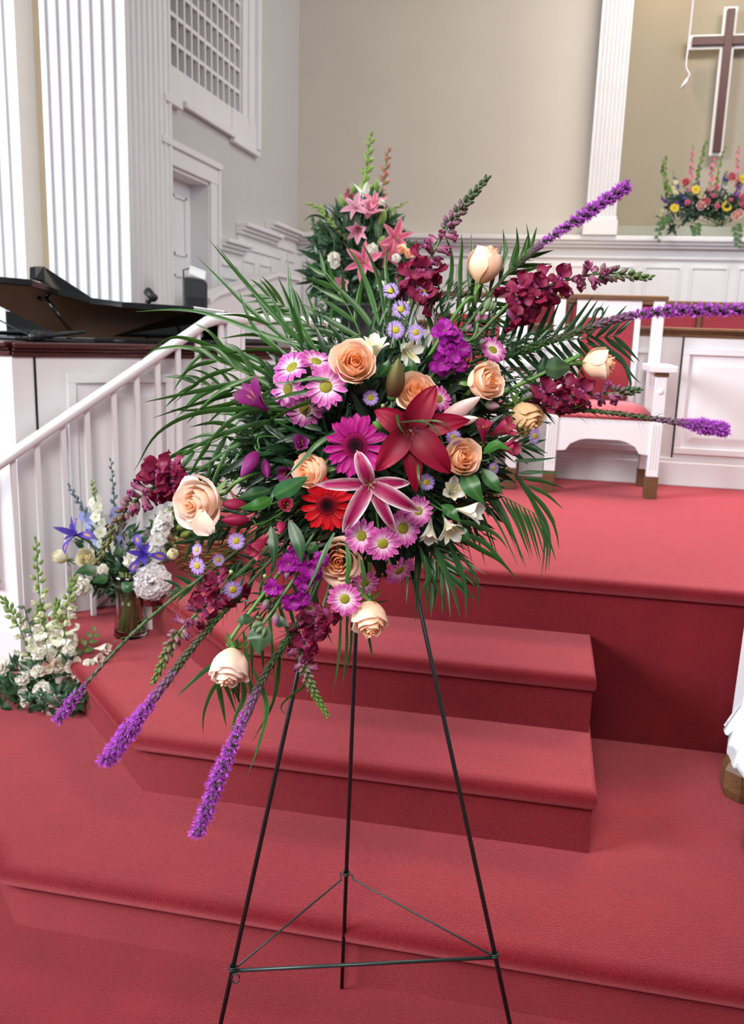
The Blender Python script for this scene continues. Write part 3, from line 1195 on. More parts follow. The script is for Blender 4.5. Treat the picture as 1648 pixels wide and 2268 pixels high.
def stem_to(root, pts, r, col=GREEN, name='stem', mtl=None):
    """a stem given in world points, stored in the flower's own frame"""
    mb = MB()
    tube(mb, spline(pts, 6), r, 6, col)
    inv = wm(root).inverted()
    mb.v = [tuple(inv @ Vector(p)) for p in mb.v]
    return link(name, mb.mesh(name, mtl or M_STEM), root)


# ------------------------------------------------------------------ rose
def rose_parts(openness, seed, inner=(1.0, .53, .24), outer=(1.0, .71, .49), tipc=(1.0, .80, .68), basec=(.97, .80, .42)):
    rnd = random.Random(seed)
    layers = [(2, .055, .99, 2.0), (3, .115, 1.0, 1.5), (3, .19, .99, 1.35), (4, .275, .98, 1.1), (3, .385, .96, 1.25), (4, .47, .90, 1.0)]
    parts = []
    o = openness
    for li, (n, R, H, w) in enumerate(layers):
        g = li / (len(layers) - 1)
        for k in range(n):
            phi = 2 * math.pi * (k + .5 * (li % 2)) / n + rnd.uniform(-.16, .16) + li * .4
            Rk = R * (.90 + .16 * o) * rnd.uniform(.96, 1.04)
            Hk = H * (1.02 - .10 * o * g) * rnd.uniform(.96, 1.04)
            flare = .22 * o * g ** 2.2 * rnd.uniform(.5, 1.3) - (1 - o) * .34 * R
            curl = (.02 + .22 * o * g ** 3) * rnd.uniform(.4, 1.4)
            s1, s2 = rnd.random() * 6, rnd.random() * 6
            nu, nv = 7, 8
            v, f, c = [], [], []
            for i in range(nu + 1):
                u = i / nu
                for j in range(nv + 1):
                    t = 2 * j / nv - 1
                    ue = u * (1 - (.07 + .10 * g) * abs(t) ** 2.2)
                    r = .04 + (Rk - .04) * math.sin(min(1, ue * 1.7) * math.pi / 2) ** .75
                    e = max(0, ue - .55) / .45
                    r += flare * e ** 1.8
                    r *= 1 + .07 * t * (1 if li % 2 else -1) * (1 if li else 2.2)
                    r += .05 * g * o * e * max(0, 1 - 2.2 * abs(t))
                    z = Hk * ue - curl * max(0, ue - .72) ** 2 / .078
                    r += .022 * math.sin(3.3 * t + s1) * e + .012 * math.sin(8 * t + s2) * e
                    z += .02 * math.sin(4 * t + s2) * e
                    az = phi + t * w * (.55 + .45 * min(1, u * 1.6)) * (1 - .25 * max(0, u - .75) / .25 * (1 - .4 * abs(t)))
                    v.append((r * math.cos(az), r * math.sin(az), z))
                    a = lerp3(inner, outer, g ** .8)
                    a = lerp3(a, tipc, .75 * g * max(0, ue - .45) / .55)
                    a = lerp3(basec, a, min(1, .25 + ue * 2.2))
                    c.append(a)
            for i in range(nu):
                for j in range(nv):
                    q = i * (nv + 1) + j
                    f.append((q, q + 1, q + nv + 2, q + nv + 1))
            parts.append(('petal', one('petal', v, f, c, M_PET), Matrix.Identity(4)))
    mb = MB()
    lathe(mb, [(0, -.16), (.05, -.15), (.11, -.06), (.10, .02), (.05, .06)], 10, GREEN)
    for k in range(5):
        v, f, c = petal(.46, .14, -8 + rnd.uniform(-30, 25), -38 + rnd.uniform(-40, 30), .3, 5, 2, P_lance, 0, k, lambda u, t: lerp3(LGREEN, GREEN, u))
        mb.add(v, f, c, tr(0, 0, -.02) @ rotz(2 * math.pi * k / 5) @ tr(0, .08, 0))
    parts.append(('calyx', mb.mesh('calyx', M_LEAF), Matrix.Identity(4)))
    return parts


# ------------------------------------------------------------------ gerbera
def gerbera_parts(seed, ca, cb, cdisc, cring):
    rnd = random.Random(seed)
    parts = []
    ms = [one('petal', *petal(.40, .125, 12, -6 + 5 * s, .25, 6, 4, P_ray, .05, s, lambda u, t: lerp3(cb, ca, min(1, u * 1.4) * (1 - .12 * abs(t)))), M_PET) for s in range(3)]
    for ring, (n, r0, sc, z) in enumerate(((15, .18, 1, 0), (13, .18, .92, .018), (11, .19, .68, .03))):
        for k in range(n):
            a = 2 * math.pi * (k + .5 * ring) / n + rnd.uniform(-.06, .06)
            s = sc * rnd.uniform(.93, 1.06)
            parts.append(('petal', rnd.choice(ms), rotz(a) @ tr(0, r0 * .7, z) @ rotx(rnd.uniform(-.06, .10)) @ Matrix.Scale(s, 4)))
    mb = MB()
    for r, n, L, el, col in ((.185, 44, .06, 30, cring), (.15, 36, .05, 48, cring), (.105, 28, .04, 62, cdisc)):
        for k in range(n):
            v, f, c = petal(L, .016, el, el + 20, 0, 2, 1, P_ray, 0, 0, lambda u, t, cc=col: lerp3(cc, lerp3(cc, ca, .35), u))
            mb.add(v, f, c, rotz(2 * math.pi * (k + rnd.random() * .4) / n) @ tr(0, r, .06))
    parts.append(('floret_ring', mb.mesh('floret_ring', M_DISC), Matrix.Identity(4)))
    mb = MB()
    lathe(mb, [(.20, .02, cring), (.19, .06, cring), (.12, .078, cdisc), (.06, .08, (.012, .004, .006)), (0, .066, (.006, .003, .004))], 18)
    parts.append(('disc', mb.mesh('disc', M_DISC), Matrix.Identity(4)))
    mb = MB()
    lathe(mb, [(0, -.09), (.04, -.09), (.12, -.03), (.15, .0)], 10, GREEN)
    parts.append(('calyx', mb.mesh('calyx', M_LEAF), Matrix.Identity(4)))
    return parts


# ------------------------------------------------------------------ daisy chrysanthemum / aster
def mum_parts(seed, tip=(.56, .085, .40), base=(.93, .68, .82), disc=(.26, .24, .015), n=15, cupa=14):
    rnd = random.Random(seed)
    ms = [one('petal', *petal(.36, .13, cupa, cupa - 22 + 8 * s, .35, 5, 2, P_ray, .03, s, lambda u, t: lerp3(lerp3(base, tip, min(1, max(0, u - .10) * 2.0)), (.92, .62, .82), .25 * abs(t) * u)), M_PET) for s in range(3)]
    parts = []
    for ring, (m, r0, sc, z) in enumerate(((n, .13, 1, 0), (n - 2, .12, .9, .025))):
        for k in range(m):
            a = 2 * math.pi * (k + .5 * ring) / m + rnd.uniform(-.08, .08)
            parts.append(('petal', rnd.choice(ms), rotz(a) @ tr(0, r0, z) @ rotx(rnd.uniform(-.12, .15)) @ Matrix.Scale(sc * rnd.uniform(.9, 1.08), 4)))
    mb = MB()
    lathe(mb, [(.15, -.01, disc), (.145, .03, disc), (.10, .055, lerp3(disc, (.45, .40, .03), .5)), (.05, .062, lerp3(disc, (.35, .36, .05), .5)), (0, .06, disc)], 14)
    parts.append(('disc', mb.mesh('disc', M_PET), Matrix.Identity(4)))
    mb = MB()
    lathe(mb, [(0, -.10), (.05, -.09), (.13, -.03), (.15, .0)], 10, GREEN)
    parts.append(('calyx', mb.mesh('calyx', M_LEAF), Matrix.Identity(4)))
    return parts


def aster_parts(seed):
    rnd = random.Random(seed)
    mb = MB()
    for ring in range(2):
        for k in range(17):
            s = rnd.uniform(.88, 1.05)
            v, f, c = petal(.34 * s, .062, 12, -8, .2, 3, 2, P_ray, 0, 0, lambda u, t: lerp3((.60, .45, .80), (.42, .24, .72), u))
            mb.add(v, f, c, rotz(2 * math.pi * (k + .5 * ring) / 17 + rnd.uniform(-.05, .05)) @ tr(0, .15, .012 * ring) @ rotx(rnd.uniform(-.12, .16)))
    p = [('petals', mb.mesh('petals', M_PET), Matrix.Identity(4))]
    mb = MB()
    lathe(mb, [(.175, 0, (.45, .34, .02)), (.16, .04, (.55, .42, .02)), (.10, .062, (.60, .48, .03)), (0, .06, (.42, .40, .03))], 12)
    p.append(('disc', mb.mesh('disc', M_PET), Matrix.Identity(4)))
    mb = MB()
    lathe(mb, [(0, -.12), (.05, -.11), (.14, -.03), (.16, .0)], 8, GREEN)
    p.append(('calyx', mb.mesh('calyx', M_LEAF), Matrix.Identity(4)))
    return p


# ------------------------------------------------------------------ lily
def lily_tepal(L, W, a0, a1, col, seed, ruf=.03):
    return one('tepal', *petal(L, W, a0, a1, .28, 12, 12, P_lance, ruf, seed, col, 1.1), M_PET)


def lily_parts(specs, col, fil, anth, throat=.06, ruf=.03):
    """specs: list of (azimuth deg, length, width, a0, a1)"""
    parts = []
    for i, (az, L, W, a0, a1) in enumerate(specs):
        parts.append(('tepal', lily_tepal(L, W, a0, a1, col, i, ruf), rotz(math.radians(az - 90)) @ tr(0, throat, .012 * (i % 2))))
    rnd = random.Random(3)
    for k in range(6):
        a = k * math.pi / 3 + .3
        mb = MB()
        e = Vector((math.cos(a) * .17, math.sin(a) * .17, .33))
        tube(mb, spline([(0, 0, 0), (math.cos(a) * .06, math.sin(a) * .06, .18), e], 4), .008, 5, fil)
        q = MB()
        tube(q, [e + Vector((-.035 * math.sin(a), .035 * math.cos(a), .0)), e + Vector((0, 0, .012)), e + Vector((.035 * math.sin(a), -.035 * math.cos(a), 0))], [.007, .014, .007], 6, anth)
        parts.append(('stamen', mb.mesh('stamen', M_STEM), Matrix.Identity(4), [('anther', q.mesh('anther', M_PET), Matrix.Identity(4))]))
    mb = MB()
    tube(mb, spline([(0, 0, 0), (.01, 0, .2), (.04, -.05, .40)], 4), [.012] * 8 + [.024], 6, lerp3(fil, (.4, .2, .2), .4))
    parts.append(('pistil', mb.mesh('pistil', M_STEM), Matrix.Identity(4)))
    return parts


def bud_mesh(L, W, c0, c1, ribs=3, m=None, nm='bud', curve=0):
    """pointed bud along +Y"""
    mb = MB()
    v, f, c = [], [], []
    N, K = 9, 12
    for i in range(N + 1):
        u = i / N
        r = W / 2 * (math.sin(math.pi * (u * .94 + .06) ** .85) ** .8) if u < 1 else .002
        for j in range(K):
            a = 2 * math.pi * j / K
            rr = r * (1 + .08 * math.cos(ribs * a))
            v.append((rr * math.cos(a), L * u, rr * math.sin(a) + curve * L * u * u))
            c.append(lerp3(c0, c1, min(1, u * 1.1) * (.75 + .25 * math.cos(ribs * a))))
    for i in range(N):
        for j in range(K):
            j2 = (j + 1) % K
            f.append((i * K + j, (i + 1) * K + j, (i + 1) * K + j2, i * K + j2))
    return one(nm, v, f, c, m or M_PET)


# ------------------------------------------------------------------ alstroemeria
def alstro_parts(seed, ca, cb, cin, op=1.):
    rnd = random.Random(seed)
    parts = []
    for k in range(6):
        out = k % 2 == 0
        W = .40 if out else .25
        e0 = 84 - 10 * op
        e1 = 30 + 42 * (1 - op) + (0 if out else 6)

        def col(u, t, out=out):
            a = lerp3(ca, cb, u)
            if not out:
                a = lerp3(a, cin, max(0, 1 - abs(u - .55) * 3.2))
                if (int(u * 26) % 3 == 0) and .45 < u < .85 and abs(t) < .7:
                    a = lerp3(a, (.12, .02, .04), .6)
            elif u > .82:
                a = lerp3(a, (.16, .22, .05), .5 * (u - .82) / .18)
            return a
        m = one('tepal', *petal(1.0 if out else .96, W, e0, e1 + rnd.uniform(-8, 8), .35, 8, 4, P_claw, .03, seed + k, col, 1.6), M_PET)
        parts.append(('tepal', m, rotz(k * math.pi / 3 + rnd.uniform(-.1, .1)) @ tr(0, .03, 0)))
    mb = MB()
    for k in range(4):
        a = k * 1.6 + .4
        tube(mb, [(0, 0, .1), (.04 * math.cos(a), .04 * math.sin(a), .5), (.10 * math.cos(a), .10 * math.sin(a), .72)], [.008, .008, .018], 4, cin)
    parts.append(('stamens', mb.mesh('stamens', M_STEM), Matrix.Identity(4)))
    mb = MB()
    lathe(mb, [(0, -.16), (.035, -.15), (.06, -.05), (.05, .04)], 8, GREEN)
    parts.append(('calyx', mb.mesh('calyx', M_STEM), Matrix.Identity(4)))
    return parts


# ------------------------------------------------------------------ snapdragon
def snap_floret(c, cl, seed, op=1.):
    """one two-lipped floret, mouth along +Z, upper lip +Y"""
    mb = MB()
    rnd = random.Random(seed)
    lathe(mb, [(.0, -.05, GREEN), (.12, -.02, GREEN), (.17, .08, cl), (.19, .3, lerp3(c, cl, .5)), (.24, .52, c)], 9, mtx=Matrix.Scale(.85, 4, (1, 0, 0)))
    sp = 1.0 if op > .5 else .55
    for s in (-1, 1):
        v, f, k = petal(.62 * sp, .64 * sp, 30, -12 if op > .5 else 70, .2, 5, 4, P_round, .24, seed + s, lambda u, t: lerp3(lerp3(c, cl, .25), c, u))
        mb.add(v, f, k, tr(.10 * s, .14, .46) @ rotz(-.45 * s) @ rotx(math.radians(48)))
    for s in (-1, 0, 1):
        v, f, k = petal(.54 * sp, .56 * sp, 20, -45 if op > .5 else 60, .25, 5, 4, P_round, .24, seed + s + 5, lambda u, t: lerp3(lerp3(c, cl, .3), c, u))
        mb.add(v, f, k, tr(.10 * s, -.14, .46) @ rotz(math.pi - .75 * s * -1) @ rotx(math.radians(22)))
    for s in (-1, 1):
        lathe(mb, [(0, .14, lerp3(c, cl, .6)), (.10, .10, lerp3(c, cl, .6)), (.13, 0, c)], 8, mtx=tr(.09 * s, -.06, .46))
    return mb.mesh('floret', M_PET)


def snapdragon(name, pts, label, cat, cols, fw, nflo, nbud, group, tall=.5, stem_r=.0035, side=None, seed=0, bud_frac=(.62, 1.0), bud_px=None, hub=None, tipgreen=(.10, .20, .06)):
    """pts: (px, py, depth) from the bottom to the tip; fw: floret width in pixels"""
    rnd = random.Random(seed)
    P = [dep(*p) for p in pts]
    sp = spline(P, 12)
    root = thing(name, label, cat, tr(P[0]), group)
    full = ([hub] if hub is not None else []) + P
    r0 = stem_r
    mb = MB()
    s2 = spline(full, 8)
    tube(mb, [p - P[0] for p in s2], [r0 * (1 - .6 * i / len(s2)) for i in range(len(s2))], 6, [lerp3((.07, .13, .04), (.10, .20, .06), i / len(s2)) for i in range(len(s2))])
    link('stem', mb.mesh('stem', M_STEM), root)
    c, cl = cols
    key = ('snap', tuple(c))
    big = [cached(key + (k,), lambda k=k: snap_floret(c, cl, 11 + k)) for k in range(3)]
    small = [cached(key + ('s', k), lambda k=k: snap_floret(lerp3(c, cl, .55), lerp3(cl, (.5, .5, .3), .3), 31 + k, .2)) for k in range(2)]
    L = len(sp) - 1

    def at(u):
        x = max(0, min(.9999, u)) * L
        i = int(x)
        p = sp[i].lerp(sp[i + 1], x - i)
        t = (sp[min(i + 1, L)] - sp[max(i - 1, 0)]).normalized()
        return p, t
    d = pts[0][2]
    tocam = (EYEP - P[0]).normalized()
    for k in range(nflo):
        u = (k + .3) / nflo * tall
        p, t = at(u)
        a = k * 2.4 + rnd.uniform(-.3, .3)
        e1 = (CR - t * CR.dot(t)).normalized()
        e2 = t.cross(e1)
        out = (e1 * math.cos(a) + e2 * math.sin(a) + tocam * .35).normalized()
        z = (out * .95 + t * .35).normalized()
        s = px2m(fw, d) * (1.08 - .35 * k / nflo) * rnd.uniform(.9, 1.1)
        m = face_m(p + out * s * .08, z, t * .6 + CU * .5, s * .78, rnd.uniform(-.4, .4))
        link('floret', rnd.choice(big if u < tall * .60 else small), root, False, tr(-P[0]) @ m)
    bm = [cached(('budm', tuple(tipgreen), tuple(c), k), lambda k=k: bud_mesh(1, .55, tipgreen, lerp3(tipgreen, cl, .55 * k), 5, M_PET)) for k in range(3)]
    bp = bud_px or fw * .42
    for k in range(nbud):
        q = k / max(1, nbud - 1)
        u = bud_frac[0] + (bud_frac[1] - bud_frac[0]) * q
        p, t = at(u)
        a = k * 2.4
        e1 = (CR - t * CR.dot(t)).normalized()
        e2 = t.cross(e1)
        out = e1 * math.cos(a) + e2 * math.sin(a)
        s = px2m(bp, d) * (1.15 - .55 * q)
        dirv = (out * (1.0 - .6 * q) + t * (.5 + .6 * q)).normalized()
        m = face_m(p + out * s * .22, dirv.orthogonal(), dirv, s)
        link('bud', bm[2 if q < .25 else (1 if q < .5 else 0)], root, False, tr(-P[0]) @ m)
    return root


# ------------------------------------------------------------------ liatris
def tuft_mesh(seed, c0=(.42, .065, .50), c1=(.72, .19, .84)):
    rnd = random.Random(seed)
    mb = MB()
    lathe(mb, [(0, 0, (.05, .08, .04)), (.16, .1, (.07, .07, .05)), (.19, .35, (.14, .06, .12)), (.13, .5, (.34, .07, .42)), (.0, .56, c0)], 7)
    for k in range(26):
        a = k * 2.4
        e = .10 + .75 * rnd.random()
        v, f, c = petal(.40, .07, 90 - e * 60, 90 - e * 120, 0, 3, 1, P_ray, 0, 0, lambda u, t: lerp3(c0, c1, u))
        mb.add(v, f, c, rotz(a) @ tr(0, .06, .38))
    return mb.mesh('floret', M_PET)


def liatris(pts, label, frac, w_open, w_bud, seed, hub=None, group='purple gayfeather spikes in the standing spray', nopen=80, nbud=110, leafy=1., sparse=False):
    rnd = random.Random(seed)
    P = [dep(*p) for p in pts]
    sp = spline(P, 14)
    root = thing('gayfeather_spike', label, 'flower', tr(P[0]), group)
    full = ([hub] if hub is not None else []) + P
    s2 = spline(full, 8)
    mb = MB()
    tube(mb, [p - P[0] for p in s2], [.0036 * (1 - .4 * i / len(s2)) for i in range(len(s2))], 6, (.06, .11, .04))
    link('stem', mb.mesh('stem', M_STEM), root)
    L = len(sp) - 1
    d = pts[0][2]
    tm = [cached(('tuft', k), lambda k=k: tuft_mesh(k)) for k in range(4)]
    gb = [cached(('lbud', k), lambda k=k: bud_mesh(1, .5, ((.05, .11, .03), (.07, .09, .045), (.12, .075, .085))[k], ((.07, .14, .04), (.13, .10, .07), (.30, .13, .28))[k], 5, M_PET)) for k in range(3)]

    def at(u):
        x = max(0, min(.9999, u)) * L
        i = int(x)
        return sp[i].lerp(sp[i + 1], x - i), (sp[min(i + 1, L)] - sp[max(i - 1, 0)]).normalized()
    for k in range(nopen):
        q = k / (nopen - 1)
        u = frac + (1 - frac) * q
        p, t = at(u)
        a = k * 2.4 + rnd.uniform(-.2, .2)
        e1 = t.orthogonal().normalized()
        e2 = t.cross(e1)
        out = e1 * math.cos(a) + e2 * math.sin(a)
        g = min(1, .42 + q * 1.1)
        s = px2m(w_open * .60, d) * g * rnd.uniform(.88, 1.12)
        z = (out * (.9 - .25 * q) + t * (.42 + .35 * q)).normalized()
        link('floret', rnd.choice(tm), root, False, tr(-P[0]) @ face_m(p, z, t, s, rnd.random() * 6))
    for k in range(nbud):
        q = k / (nbud - 1)
        u = .0 + (frac + .05) * q
        p, t = at(u)
        a = k * 2.4
        e1 = t.orthogonal().normalized()
        e2 = t.cross(e1)
        out = e1 * math.cos(a) + e2 * math.sin(a)
        s = px2m(w_bud * .44, d) * (.72 + .4 * q) * rnd.uniform(.85, 1.15)
        dirv = (out * .55 + t * .85).normalized()
        link('bud', gb[0 if q < .4 else (1 if q < .75 else 2)], root, False, tr(-P[0]) @ face_m(p, dirv.orthogonal(), dirv, s))
    mb = MB()
    for k in range(int(70 * leafy)):
        q = rnd.random()
        u = frac * 1.02 * q
        p, t = at(u)
        a = rnd.random() * 6.283
        e1 = t.orthogonal().normalized()
        e2 = t.cross(e1)
        out = e1 * math.cos(a) + e2 * math.sin(a)
        dirv = (out * .7 + t * .75).normalized()
        Lf = px2m(rnd.uniform(26, 62), d) * (1.25 - .7 * q)
        v, f, c = petal(Lf, Lf * .05, 0, -25 + rnd.uniform(-20, 45), .1, 4, 1, P_lance, 0, 0, lambda uu, tt: lerp3((.03, .10, .025), (.06, .14, .03), uu))
        mb.add(v, f, c, tr(-P[0]) @ face_m(p, dirv.cross(t).cross(dirv) if dirv.cross(t).length > .01 else dirv.orthogonal(), dirv))
    o = link('narrow_leaves', mb.mesh('narrow_leaves', M_LEAF), root)
    o['kind'] = 'stuff'
    return root


# ------------------------------------------------------------------ stock (double florets)
def stock_floret(seed, c, cl):
    mb = MB()
    for ring, (n, L, e0, e1) in enumerate(((4, .55, 15, -25), (4, .42, 40, 15))):
        for k in range(n):
            v, f, q = petal(L, L * .95, e0 + 12 * math.sin(seed * 3 + k * 2), e1 + 30 * math.sin(seed + k * 1.7), .25, 5, 5, P_round, .24, seed + k + 7 * ring, lambda u, t: lerp3(lerp3(cl, c, min(1, u * 2.2)), lerp3(c, (0, 0, 0), .35), max(0, .5 - abs(t)) * .8))
            mb.add(v, f, q, rotz(k * math.pi / 2 + ring * .8 + .2 * math.sin(seed + k)) @ tr(0, .02, .05 * ring))
    lathe(mb, [(0, .1, (.35, .4, .1)), (.04, .08, (.3, .35, .08)), (.06, 0, cl), (.03, -.3, GREEN), (0, -.32, GREEN)], 7)
    return mb.mesh('floret', M_PET)


# ------------------------------------------------------------------ carnation
def carnation_mesh(seed, c, cl, n=26, nm='blossom'):
    rnd = random.Random(seed)
    mb = MB()
    for k in range(n):
        g = k / n
        el = 12 + 72 * g
        L = .42 - .1 * g
        v, f, q = petal(L, L * .95, el, el - 45 + 20 * g, .15, 4, 4, P_round, .20, seed * 31 + k, lambda u, t: lerp3(cl, c, min(1, .35 + u)))
        mb.add(v, f, q, rotz(k * 2.4) @ tr(0, .05 * (1 - g), .12 * g))
    lathe(mb, [(0, -.42, GREEN), (.09, -.40, GREEN), (.11, -.1, GREEN), (.13, .02, LGREEN)], 8)
    return mb.mesh(nm, M_PET)


# ------------------------------------------------------------------ palm leaflets, leaves
def blade(pts, w, col, d0=(.012, .05, .010), seed=0, foldv=.35, nv=2):
    """narrow leaflet along world points; its flat side turned towards the viewer with some twist"""
    rnd = random.Random(seed)
    S = spline(pts, 5)
    n = len(S) - 1
    v, f, c = [], [], []
    tw = rnd.uniform(-.7, .7)
    for i, p in enumerate(S):
        u = i / n
        t = (S[min(i + 1, n)] - S[max(i - 1, 0)]).normalized()
        nn = (EYEP - p).normalized()
        b = t.cross(nn)
        b = b.normalized() if b.length > .05 else CR
        nn = b.cross(t)
        a = tw * (.4 + u)
        bb = b * math.cos(a) + nn * math.sin(a)
        n2 = bb.cross(t)
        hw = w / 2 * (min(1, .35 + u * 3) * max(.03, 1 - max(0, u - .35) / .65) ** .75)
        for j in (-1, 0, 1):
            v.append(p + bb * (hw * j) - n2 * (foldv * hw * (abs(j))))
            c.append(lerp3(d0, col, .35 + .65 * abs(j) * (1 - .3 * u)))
    for i in range(n):
        for j in range(2):
            k = i * 3 + j
            f.append((k, k + 1, k + 4, k + 3))
    return v, f, c


def shade(c, rnd, a=.25):
    k = 1 + rnd.uniform(-a, a)
    return (c[0] * k * (1 + rnd.uniform(-.1, .25)), c[1] * k, c[2] * k)


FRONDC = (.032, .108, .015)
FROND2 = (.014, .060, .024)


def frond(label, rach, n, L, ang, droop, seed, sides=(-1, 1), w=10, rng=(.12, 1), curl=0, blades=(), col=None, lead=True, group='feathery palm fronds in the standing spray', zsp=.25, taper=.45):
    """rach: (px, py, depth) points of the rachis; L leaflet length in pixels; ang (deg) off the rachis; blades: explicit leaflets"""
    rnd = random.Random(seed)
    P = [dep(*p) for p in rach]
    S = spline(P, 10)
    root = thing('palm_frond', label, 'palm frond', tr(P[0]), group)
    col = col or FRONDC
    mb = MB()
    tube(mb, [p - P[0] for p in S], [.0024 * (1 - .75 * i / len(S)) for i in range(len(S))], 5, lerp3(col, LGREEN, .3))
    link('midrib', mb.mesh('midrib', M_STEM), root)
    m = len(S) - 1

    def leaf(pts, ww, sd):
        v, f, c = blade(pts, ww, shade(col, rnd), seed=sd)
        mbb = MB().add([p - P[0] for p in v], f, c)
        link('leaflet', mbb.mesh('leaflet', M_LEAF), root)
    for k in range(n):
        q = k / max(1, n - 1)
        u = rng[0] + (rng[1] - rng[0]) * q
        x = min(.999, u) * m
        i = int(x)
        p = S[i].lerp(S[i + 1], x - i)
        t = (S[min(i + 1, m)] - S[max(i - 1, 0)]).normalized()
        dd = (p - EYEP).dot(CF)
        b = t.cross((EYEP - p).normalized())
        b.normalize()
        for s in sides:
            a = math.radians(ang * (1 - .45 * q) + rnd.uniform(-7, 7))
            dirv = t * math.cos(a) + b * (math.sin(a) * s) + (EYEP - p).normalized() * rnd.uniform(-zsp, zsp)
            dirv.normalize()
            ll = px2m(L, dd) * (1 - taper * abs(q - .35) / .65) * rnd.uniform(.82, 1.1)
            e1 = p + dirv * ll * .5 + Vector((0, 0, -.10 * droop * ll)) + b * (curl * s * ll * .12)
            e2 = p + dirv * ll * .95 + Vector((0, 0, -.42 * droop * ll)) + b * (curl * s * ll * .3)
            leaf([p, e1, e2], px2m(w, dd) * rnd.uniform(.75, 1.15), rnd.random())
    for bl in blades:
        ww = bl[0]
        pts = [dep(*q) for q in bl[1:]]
        leaf(pts, px2m(ww, bl[1][2]), rnd.random())
    return root


def leaf_thing(name, label, pts, wpx, col=None, glossy=True, group=None, nrm=None, cat='leaf', prof=P_leaf, fold=.12, tip=None):
    """one broad leaf from base to tip (px, py, depth), with its blade, midrib and stalk"""
    P = [dep(*p) for p in pts]
    root = thing(name, label, cat, tr(P[0]), group)
    S = spline(P, 8)
    n = len(S) - 1
    col = col or (.03, .13, .035)
    v, f, c = [], [], []
    d = pts[0][2]
    K = 6
    for i, p in enumerate(S):
        u = i / n
        t = (S[min(i + 1, n)] - S[max(i - 1, 0)]).normalized()
        nn = (EYEP - p).normalized()
        if nrm is not None:
            nn = (nn + CR * nrm[0] + CU * nrm[1]).normalized()
        b = t.cross(nn).normalized()
        nn = b.cross(t)
        hw = px2m(wpx, d) / 2 * prof(u)
        for j in range(K + 1):
            x = 2 * j / K - 1
            v.append(p + b * hw * x - nn * (fold * hw * abs(x) + .03 * hw * math.sin(9 * u + x)) - P[0])
            c.append(lerp3(lerp3(col, LGREEN, .25), col, min(1, abs(x) * 5)))
    for i in range(n):
        for j in range(K):
            k = i * (K + 1) + j
            f.append((k, k + 1, k + K + 2, k + K + 1))
    link('leaf_blade', one('leaf_blade', v, f, c, M_LEAF), root)
    mb = MB()
    tube(mb, [p - P[0] - (EYEP - p).normalized() * .0012 for p in S], [.0011 * (1 - .7 * i / n) for i in range(n + 1)], 4, lerp3(col, LGREEN, .5))
    link('leaf_midrib', mb.mesh('leaf_midrib', M_STEM), root)
    return root

# ================================================================== the standing spray
HUB = dep(815, 1010, 1.55)
SPRAY = 'flowers of the standing easel spray'
foam = thing('floral_foam', 'dark green foam cage buried behind the flowers of the spray', 'floral foam', tr(HUB))
mb = MB()
lathe(mb, [(.0, -.05), (.035, -.05), (.05, -.035), (.055, 0), (.05, .035), (.035, .05), (0, .05)], 12, (.012, .04, .015), tr(HUB) @ Matrix.Scale(1.35, 4, (0, 0, 1)))
mb.obj('foam_block', M_STEM, foam, True, True)
mb = MB()
for k in range(7):
    z = -.055 + .018 * k
    tube(mb, [HUB + Vector((.058 * math.cos(t), .058 * math.sin(t), z * 1.2)) for t in [j * math.pi / 8 for j in range(17)]], .0012, 4, (.01, .05, .02))
mb.obj('cage', M_STEM, foam, True, True)


def flower(name, parts, x, y, d, size_px, n, label, cat, group, unit=1., up_=None, roll=0, stem=True, sr=.0022, scol=GREEN, base_off=0., stem_mid=None, hub=None, sname='stem'):
    s = px2m(size_px, d) / unit
    pos = dep(x, y, d) - n * (base_off * s)
    root = thing(name, label, cat, face_m(pos, n, up_, s, roll), group)
    put(root, parts)
    if stem:
        h = (hub if hub is not None else HUB)
        h = h + (pos - h) * .06
        b0 = pos - n * s * .10
        pts = [b0, b0 - n * .03] + ([dep(*q) for q in stem_mid] if stem_mid else []) + [h]
        stem_to(root, pts, [sr / 1.0] * 200 if False else sr, scol, sname)
    return root


GR = 'peach roses in the standing spray'
roses = [
    (785, 806, 1.40, 104, .10, .12, .75, 'open peach rose facing forward, above and left of the brown lily bud', None),
    (922, 872, 1.425, 98, -.05, .28, .70, 'open peach rose with its lower edge behind the dark red lily', None),
    (1074, 846, 1.44, 90, .52, .05, .6, 'peach rose turned right, just below the small pink mum', None),
    (1166, 926, 1.50, 84, .45, -.72, .45, 'yellowish peach rosebud, closed and rounded, with a tiny aster in front', None),
    (1328, 805, 1.50, 80, .93, -.05, .45, 'peach rose seen from the side beside the round green leaf', [(1260, 800, 1.5)]),
    (1074, 583, 1.50, 92, .22, .93, .12, 'pointed peach rosebud standing upright on a thick green stem', [(1040, 660, 1.5), (990, 725, 1.51)]),
    (1022, 1015, 1.41, 90, .30, .05, .65, 'peach rose touching the right lower petal of the dark red lily', None),
    (688, 1043, 1.44, 88, -.56, -.02, .5, 'peach rose above the red gerbera, partly behind a green leaf', None),
    (440, 1112, 1.42, 116, -.42, -.22, .95, 'large pale peach rose with a drooping petal beside the burgundy snapdragon', [(530, 1064, 1.46), (600, 1045, 1.49)]),
    (750, 1240, 1.47, 98, .0, -.15, .8, 'peach rose crossed by palm blades beneath the red gerbera', None),
    (820, 1372, 1.44, 94, .02, -.82, .5, 'peach rose hanging face down lowest in the middle of the spray', None),
    (508, 1480, 1.42, 100, -.12, -.84, .5, 'pale peach rose hanging like a bell at the lower left', None),
]
